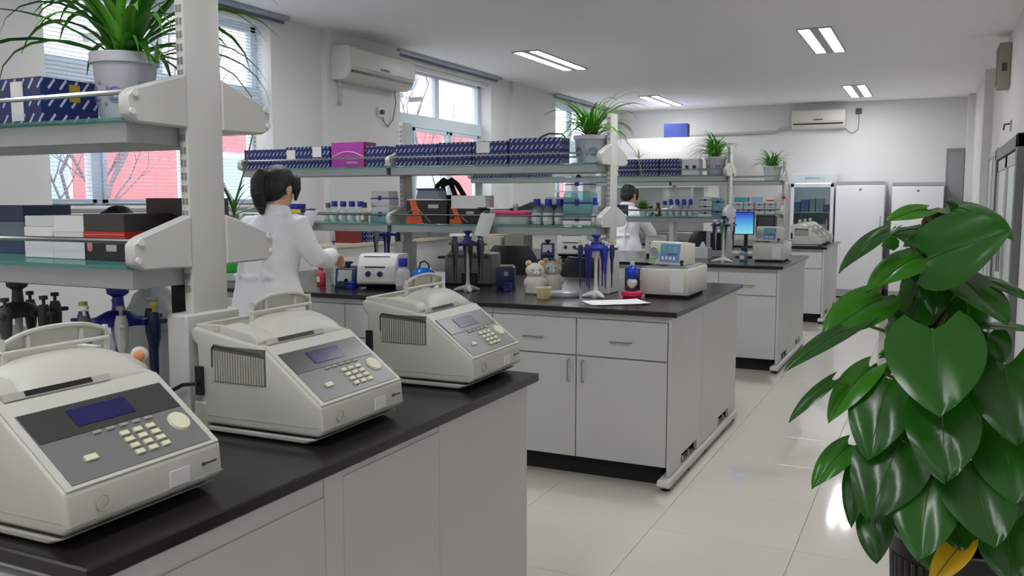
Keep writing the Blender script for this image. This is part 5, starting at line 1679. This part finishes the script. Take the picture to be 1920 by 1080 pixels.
def split_ac(loc, rz, label, L=.86):
    t = thing('air_conditioner', label, 'air conditioner', loc, rz, 'wall air conditioners')
    am = M('ac_white', S(218, 216, 208), .4, var=.01)
    MB().prism([(0, 0), (0, .275), (-.17, .275), (-.195, .255), (-.2, .09), (-.165, .02), (-.12, 0)], 'x', -L / 2, L / 2, .008, 3).build('body', am, t)
    MB().prism([(-.2005, .255), (-.206, .25), (-.210, .10), (-.2005, .095)], 'x', -L / 2 + .004, L / 2 - .004, .003, 2).build('front_cover', am, t)
    MB().box(-L / 2 + .03, L / 2 - .03, -.199, -.178, .058, .076).build('air_slot', black_m, t)
    MB().prism([(-.197, .085), (-.199, .088), (-.172, .028), (-.168, .026)], 'x', -L / 2 + .03, L / 2 - .03).build('louver', am, t)
    MB().box(-.07, .07, -.2125, -.209, .115, .135, .002).build('display', grey_m, t)
    MB().box(-.03, .05, -.2135, -.2125, .121, .129).build('readout', dgrey_m, t)
    return t
# left wall unit faces +x
a1 = split_ac((XL + .05, 5.80, 2.37), R(90), 'white split air conditioner on the left wall between two windows', 1.0)
pipe = MB().tube([(-.42, -.03, .01), (-.42, -.03, -.17), (-.40, -.012, -.2)], .016, 8).build('drain_pipe', M('ac_pipe', S(190, 190, 186), .5), a1)
MB().tube([(.42, -.03, .01), (.44, -.03, -.1), (.40, -.02, -.26), (.32, -.015, -.33), (.26, -.012, -.28), (.22, -.015, -.21)], .005, 6).build('cord', grey_m, a1)
MB().box(.17, .25, -.02, -.001, -.25, -.16, .004).build('socket', white_m, a1)
MB().box(.195, .235, -.045, -.02, -.225, -.185, .004).build('plug', dgrey_m, a1)
# back wall unit faces -y
a2 = split_ac((-.52, YB, 2.40), 0, 'white split air conditioner high on the back wall', .74)
MB().tube([(.35, -.03, .02), (.40, -.02, -.04), (.46, -.02, -.07), (.53, -.02, -.02), (.54, -.02, .12), (.53, -.02, .22)], .006, 6).build('cord', M('cord_grey', S(150, 150, 150), .5), a2)
MB().box(.49, .57, -.03, -.001, .2, .28, .004).build('plug', dgrey_m, a2)
MB().tube([(-.37, -.03, .04), (-.55, -.03, .02), (-.62, -.03, -.02), (-1.6, -.03, -.03), (-2.4, -.03, -.06)], .022, 8).build('pipe', MATS['ac_pipe'], a2)

hdm = M('hood_white', S(238, 238, 234), .4, var=.01)
hood = thing('fume_hood', 'tall white safety cabinet at the back left, top above the third shelf', 'safety cabinet', (-2.60, 12.15, 0))
MB().box(-.72, .72, -.35, .4, 1.55, 2.27, .012, 2).build('upper_housing', hdm, hood)
MB().box(-.72, .72, -.30, .4, .80, .90, .006).build('work_surface', steel_m, hood)
MB().box(-.72, -.66, -.32, .4, .9, 1.55).build('side_wall', hdm, hood)
MB().box(.66, .72, -.32, .4, .9, 1.55).build('side_wall', hdm, hood)
MB().box(-.66, .66, .36, .4, .9, 1.55).build('rear_wall', hdm, hood)
MB().box(-.66, .66, -.335, -.328, 1.15, 1.56).build('sash_glass', glass_m, hood)
MB().box(-.70, .70, -.25, .36, 0, .80, .006).build('stand', hdm, hood)
bc=carton('carton', 'blue carton with dark side on top of the white safety cabinet', 'box', (-2.40, 12.0, 2.27), .34, .26, .205, M('cobalt_card', S(58, 74, 150), .5), R(8), None)
MB().box(.17, .1712, -.125, .125, .004, .201).build('carton_side', M('cobalt_dark', S(38, 46, 60), .5), bc)
# ================================================================== PEOPLE
def remesh(o, vox, smooth=6, fac=.5):
    m = o.modifiers.new('remesh', 'REMESH')
    m.mode = 'VOXEL'
    m.voxel_size = vox
    m.use_smooth_shade = True
    s = o.modifiers.new('smooth', 'SMOOTH')
    s.iterations = smooth
    s.factor = fac
    return o

def rings(mb, rs, n=24):
    """closed loft of elliptical rings (cx, cy, z, rx, ry)"""
    rows = []
    for cx, cy, z, rx, ry in rs:
        rows.append([(cx + rx * math.cos(2 * math.pi * k / n), cy + ry * math.sin(2 * math.pi * k / n), z) for k in range(n)])
    vs = [p for r in rows for p in r]
    fs = []
    for i in range(len(rows) - 1):
        for k in range(n):
            k2 = (k + 1) % n
            fs.append((i * n + k, i * n + k2, (i + 1) * n + k2, (i + 1) * n + k))
    fs.append(tuple(range(n - 1, -1, -1)))
    fs.append(tuple((len(rows) - 1) * n + k for k in range(n)))
    return mb._add(vs, fs)

def hand(mb, w, d, up, s=1.0, side=1, curl=.5):
    """palm with four fingers and a thumb from wrist w along d; up = back of the hand"""
    w = Vector(w); d = Vector(d).normalized(); up = Vector(up); up = (up - d * up.dot(d)).normalized()
    x = d.cross(up) * side
    c = w + d * .045 * s
    mb.tube([w - d * .02, w + d * .02, w + d * .06 * s, w + d * .09 * s], [.024 * s, .027 * s, .034 * s, .030 * s], 12, sq=.5, up=up)
    for k, (off, L, r) in enumerate(((-.031, .068, .0082), (-.0105, .078, .0088), (.0105, .074, .0086), (.030, .058, .0076))):
        p0 = w + d * (.078 * s) + x * (off * s)
        p1 = p0 + d * (L * .45 * s) - up * (L * .15 * curl)
        p2 = p1 + d * (L * .3 * s) - up * (L * .32 * curl)
        p3 = p2 + d * (L * .18 * s) - up * (L * .34 * curl)
        mb.tube([p0 - d * .015, p0, p1, p2, p3], [r, r * 1.02, r, r * .92, r * .7], 8)
    p0 = w + d * (.025 * s) - x * (.024 * s)
    p1 = p0 + (d * .6 - x * .75).normalized() * .034 * s - up * .008
    p2 = p1 + (d * .95 - x * .2).normalized() * .028 * s - up * .010
    mb.tube([p0 + x * .01, p0, p1, p2], [.011, .0115, .0105, .0075], 8)

def person(label, loc, rz, look_down, r_sh, r_el, r_wr, l_sh, l_el, l_wr, ponytail, lean=.06, top=1.33):
    """origin on the floor between the feet, facing +y"""
    t = thing('person', label, 'person', loc, rz)
    k = top / 1.33
    hx, hy, hz = 0, lean + .045, 1.43 * k
    # --- skin: head, neck, forearms, hands, legs in one surface
    b = MB()
    Rm = Matrix.Rotation(-look_down, 3, 'X')
    hc = Vector((hx, hy, hz))
    def hp(x, y, z):
        return hc + Rm @ Vector((x, y, z))
    b.ell(hc + Rm @ Vector((0, -.006, .022)), (.073, .090, .082), 22, 14, Rm)          # skull
    b.ell(hc + Rm @ Vector((0, .022, -.042)), (.056, .062, .072), 18, 12, Rm)          # jaw and face
    b.tube([hp(0, .078, .012), hp(0, .098, -.022), hp(0, .088, -.034)], [.009, .013, .009], 8)
    b.ell(hp(0, .078, -.062), (.024, .012, .010), 12, 8, Rm)                           # lips
    b.ell(hp(0, .068, -.100), (.026, .020, .018), 12, 8, Rm)                           # chin
    for s in (-1, 1):
        b.ell(hp(s * .074, -.004, -.012), (.010, .020, .031), 10, 8, Rm)               # ears
    b.tube([(0, lean - .01, 1.22 * k), (0, lean, 1.30 * k), hp(0, -.012, -.06)], [.05, .048, .050], 14)
    b.tube([r_el, tuple((Vector(r_el) + Vector(r_wr)) / 2), r_wr], [.034, .031, .024], 12)
    b.tube([l_el, tuple((Vector(l_el) + Vector(l_wr)) / 2), l_wr], [.034, .031, .024], 12)
    hand(b, r_wr, Vector(r_wr) - Vector(r_el), (0, -.3, 1), .95, 1, 1.1)
    hand(b, l_wr, Vector(l_wr) - Vector(l_el), (0, -.3, 1), .95, -1, 1.0)
    b.tube([(0, lean - .02, 1.24 * k), (0, .0, .98 * k), (0, 0, .84)], [.06, .08, .10], 14)
    for s in (-1, 1):
        b.tube([(s * .085, 0, .86), (s * .09, .01, .48), (s * .09, -.01, .28), (s * .09, -.015, .07)], [.085, .058, .056, .036], 12)
    skin = remesh(b.build('body', skin_m, t), .0048, 2)
    for s in (-1, 1):
        MB().ell(hp(s * .030, .076, .004), (.013, .007, .008), 10, 8).build('eye', M('eye_dark', S(40, 28, 24), .3), skin)
        MB().tube([hp(s * .014, .084, .026), hp(s * .032, .082, .031), hp(s * .05, .070, .026)], .004, 6).build('eyebrow', hair_m, skin)
    # --- trousers and shoes
    q = MB()
    q.tube([(0, 0, .92), (0, 0, .80)], [.125, .135], 16)
    for s in (-1, 1):
        q.tube([(s * .075, 0, .86), (s * .09, .01, .48), (s * .09, -.01, .28), (s * .09, -.015, .09)], [.098, .075, .068, .062], 14)
    remesh(q.build('trousers', M('dark_trousers', S(40, 42, 52), .8), t), .014, 4)
    for s in (-1, 1):
        sh = MB().ell((s * .09, .045, .035), (.045, .13, .04), 14, 8).box(s * .09 - .04, s * .09 + .04, -.07, .15, 0, .018, .004)
        sh.build('shoe', M('shoe_dark', S(50, 46, 46), .6), t)
    # --- lab coat
    c = MB()
    rings(c, [(.015, .00, .60, .228, .175), (.01, .00, .72, .212, .165), (.01, .0, .86 * k, .200, .155), (0, .012, .98 * k, .168, .128), (0, .03, 1.08 * k, .172, .126),
              (0, lean - .01, 1.17 * k, .178, .120), (0, lean, 1.235 * k, .165, .102), (0, lean + .005, 1.28 * k, .115, .082), (0, lean + .008, 1.305 * k, .068, .066), (0, lean + .01, 1.345 * k, .062, .062)], 28)
    def sleeve(a, e, w_):
        a = Vector(a); e = Vector(e); w_ = Vector(w_)
        m1 = a.lerp(e, .5); m2 = e.lerp(w_, .5)
        c.tube([a.lerp(Vector((0, a.y, a.z)), .45), a, m1 + Vector((0, -.01, -.008)), e, m2 + Vector((0, 0, -.012)), w_], [.062, .066, .060, .056, .052, .044], 16)
    sleeve(r_sh, r_el, r_wr)
    sleeve(l_sh, l_el, l_wr)
    # collar and folds
    c.tube([(.066 * math.cos(a), lean + .012 + .064 * math.sin(a), (1.325 if math.sin(a) < .6 else 1.30) * k) for a in [i * math.pi / 8 for i in range(17)]], .017, 8)
    for s, x0 in ((1, .10), (-1, -.09)):
        c.tube([(x0, -.10 + lean, 1.20 * k), (x0 * .8, -.118, 1.06 * k), (x0 * .9, -.13, .90), (x0 * 1.25, -.150, .66)], [.008, .012, .014, .016], 8)
    c.tube([(-.13, -.10, .985 * k), (0, -.126, .975 * k), (.13, -.10, .985 * k)], .014, 8)
    co = remesh(c.build('lab_coat', coat_m, t), .0095, 5)
    tx_ = bpy.data.textures.get('cloth_folds') or bpy.data.textures.new('cloth_folds', 'CLOUDS')
    tx_.noise_scale = .13
    tx_.noise_depth = 1
    dm = co.modifiers.new('folds', 'DISPLACE')
    dm.texture = tx_
    dm.texture_coords = 'LOCAL'
    dm.strength = .026
    dm.mid_level = .5
    for z in (1.0 * k,):
        MB().cyl((-.06, -.137, z - .018), (-.06, -.146, z - .018), .011, n=12).build('button', white_m, co)
    # --- hair
    h = MB()
    h.ell(hc + Rm @ Vector((0, -.016, .030)), (.084, .098, .088), 24, 14, Rm)
    h.ell(hc + Rm @ Vector((0, -.050, -.018)), (.076, .058, .075), 20, 12, Rm)
    for s in (-1, 1):
        h.tube([hp(s * .062, .045, .070), hp(s * .078, .050, .01), hp(s * .070, .058, -.055)], [.022, .020, .008], 8)
    h.tube([hp(-.05, .062, .07), hp(0, .085, .055), hp(.05, .062, .07)], [.022, .020, .022], 8)
    pb = hp(0, -.098, .040)
    if ponytail:
        h.tube([tuple(pb), tuple(pb + Vector((-.005, -.035, .012))), tuple(pb + Vector((-.01, -.058, -.03))), tuple(pb + Vector((-.012, -.056, -.09))), tuple(pb + Vector((-.01, -.045, -.15))), tuple(pb + Vector((-.01, -.035, -.205)))], [.026, .030, .038, .040, .034, .010], 12)
    hr = remesh(h.build('hair', hair_m, t), .007, 3)
    # carve the face side: the face sits in front of the hair cap
    if ponytail:
        MB().lathe([(.02, -.012), (.026, 0), (.02, .012)], (0, 0, 0), 14).build('hair_tie', M('hair_tie', S(40, 20, 30), .7), hr).location = hp(-.01, -.115, .055)
    return t
person('woman in a white lab coat with a black ponytail working at the second bench', (-2.055, 2.74, 0), R(-4), R(16),
       (.168, .06, 1.235), (.225, .13, 1.075), (.125, .36, 1.06),
       (-.168, .06, 1.235), (-.215, .17, 1.08), (-.075, .37, 1.09), True)
person('person in a lab coat behind the third bench, half hidden by a shelf post', (-2.05, 8.55, 0), R(-12), R(12),
       (.185, .06, 1.225), (.26, .16, 1.0), (.16, .36, 1.0),
       (-.185, .06, 1.225), (-.24, .18, 1.03), (-.10, .36, 1.02), False)

# what the woman holds: a pipette in the right hand, a tube in the left
wp = pipette((-1.955, 3.175, 1.09), R(180), 0, 'white pipette in the right hand of the woman at the second bench', None, white_m, blue_m)
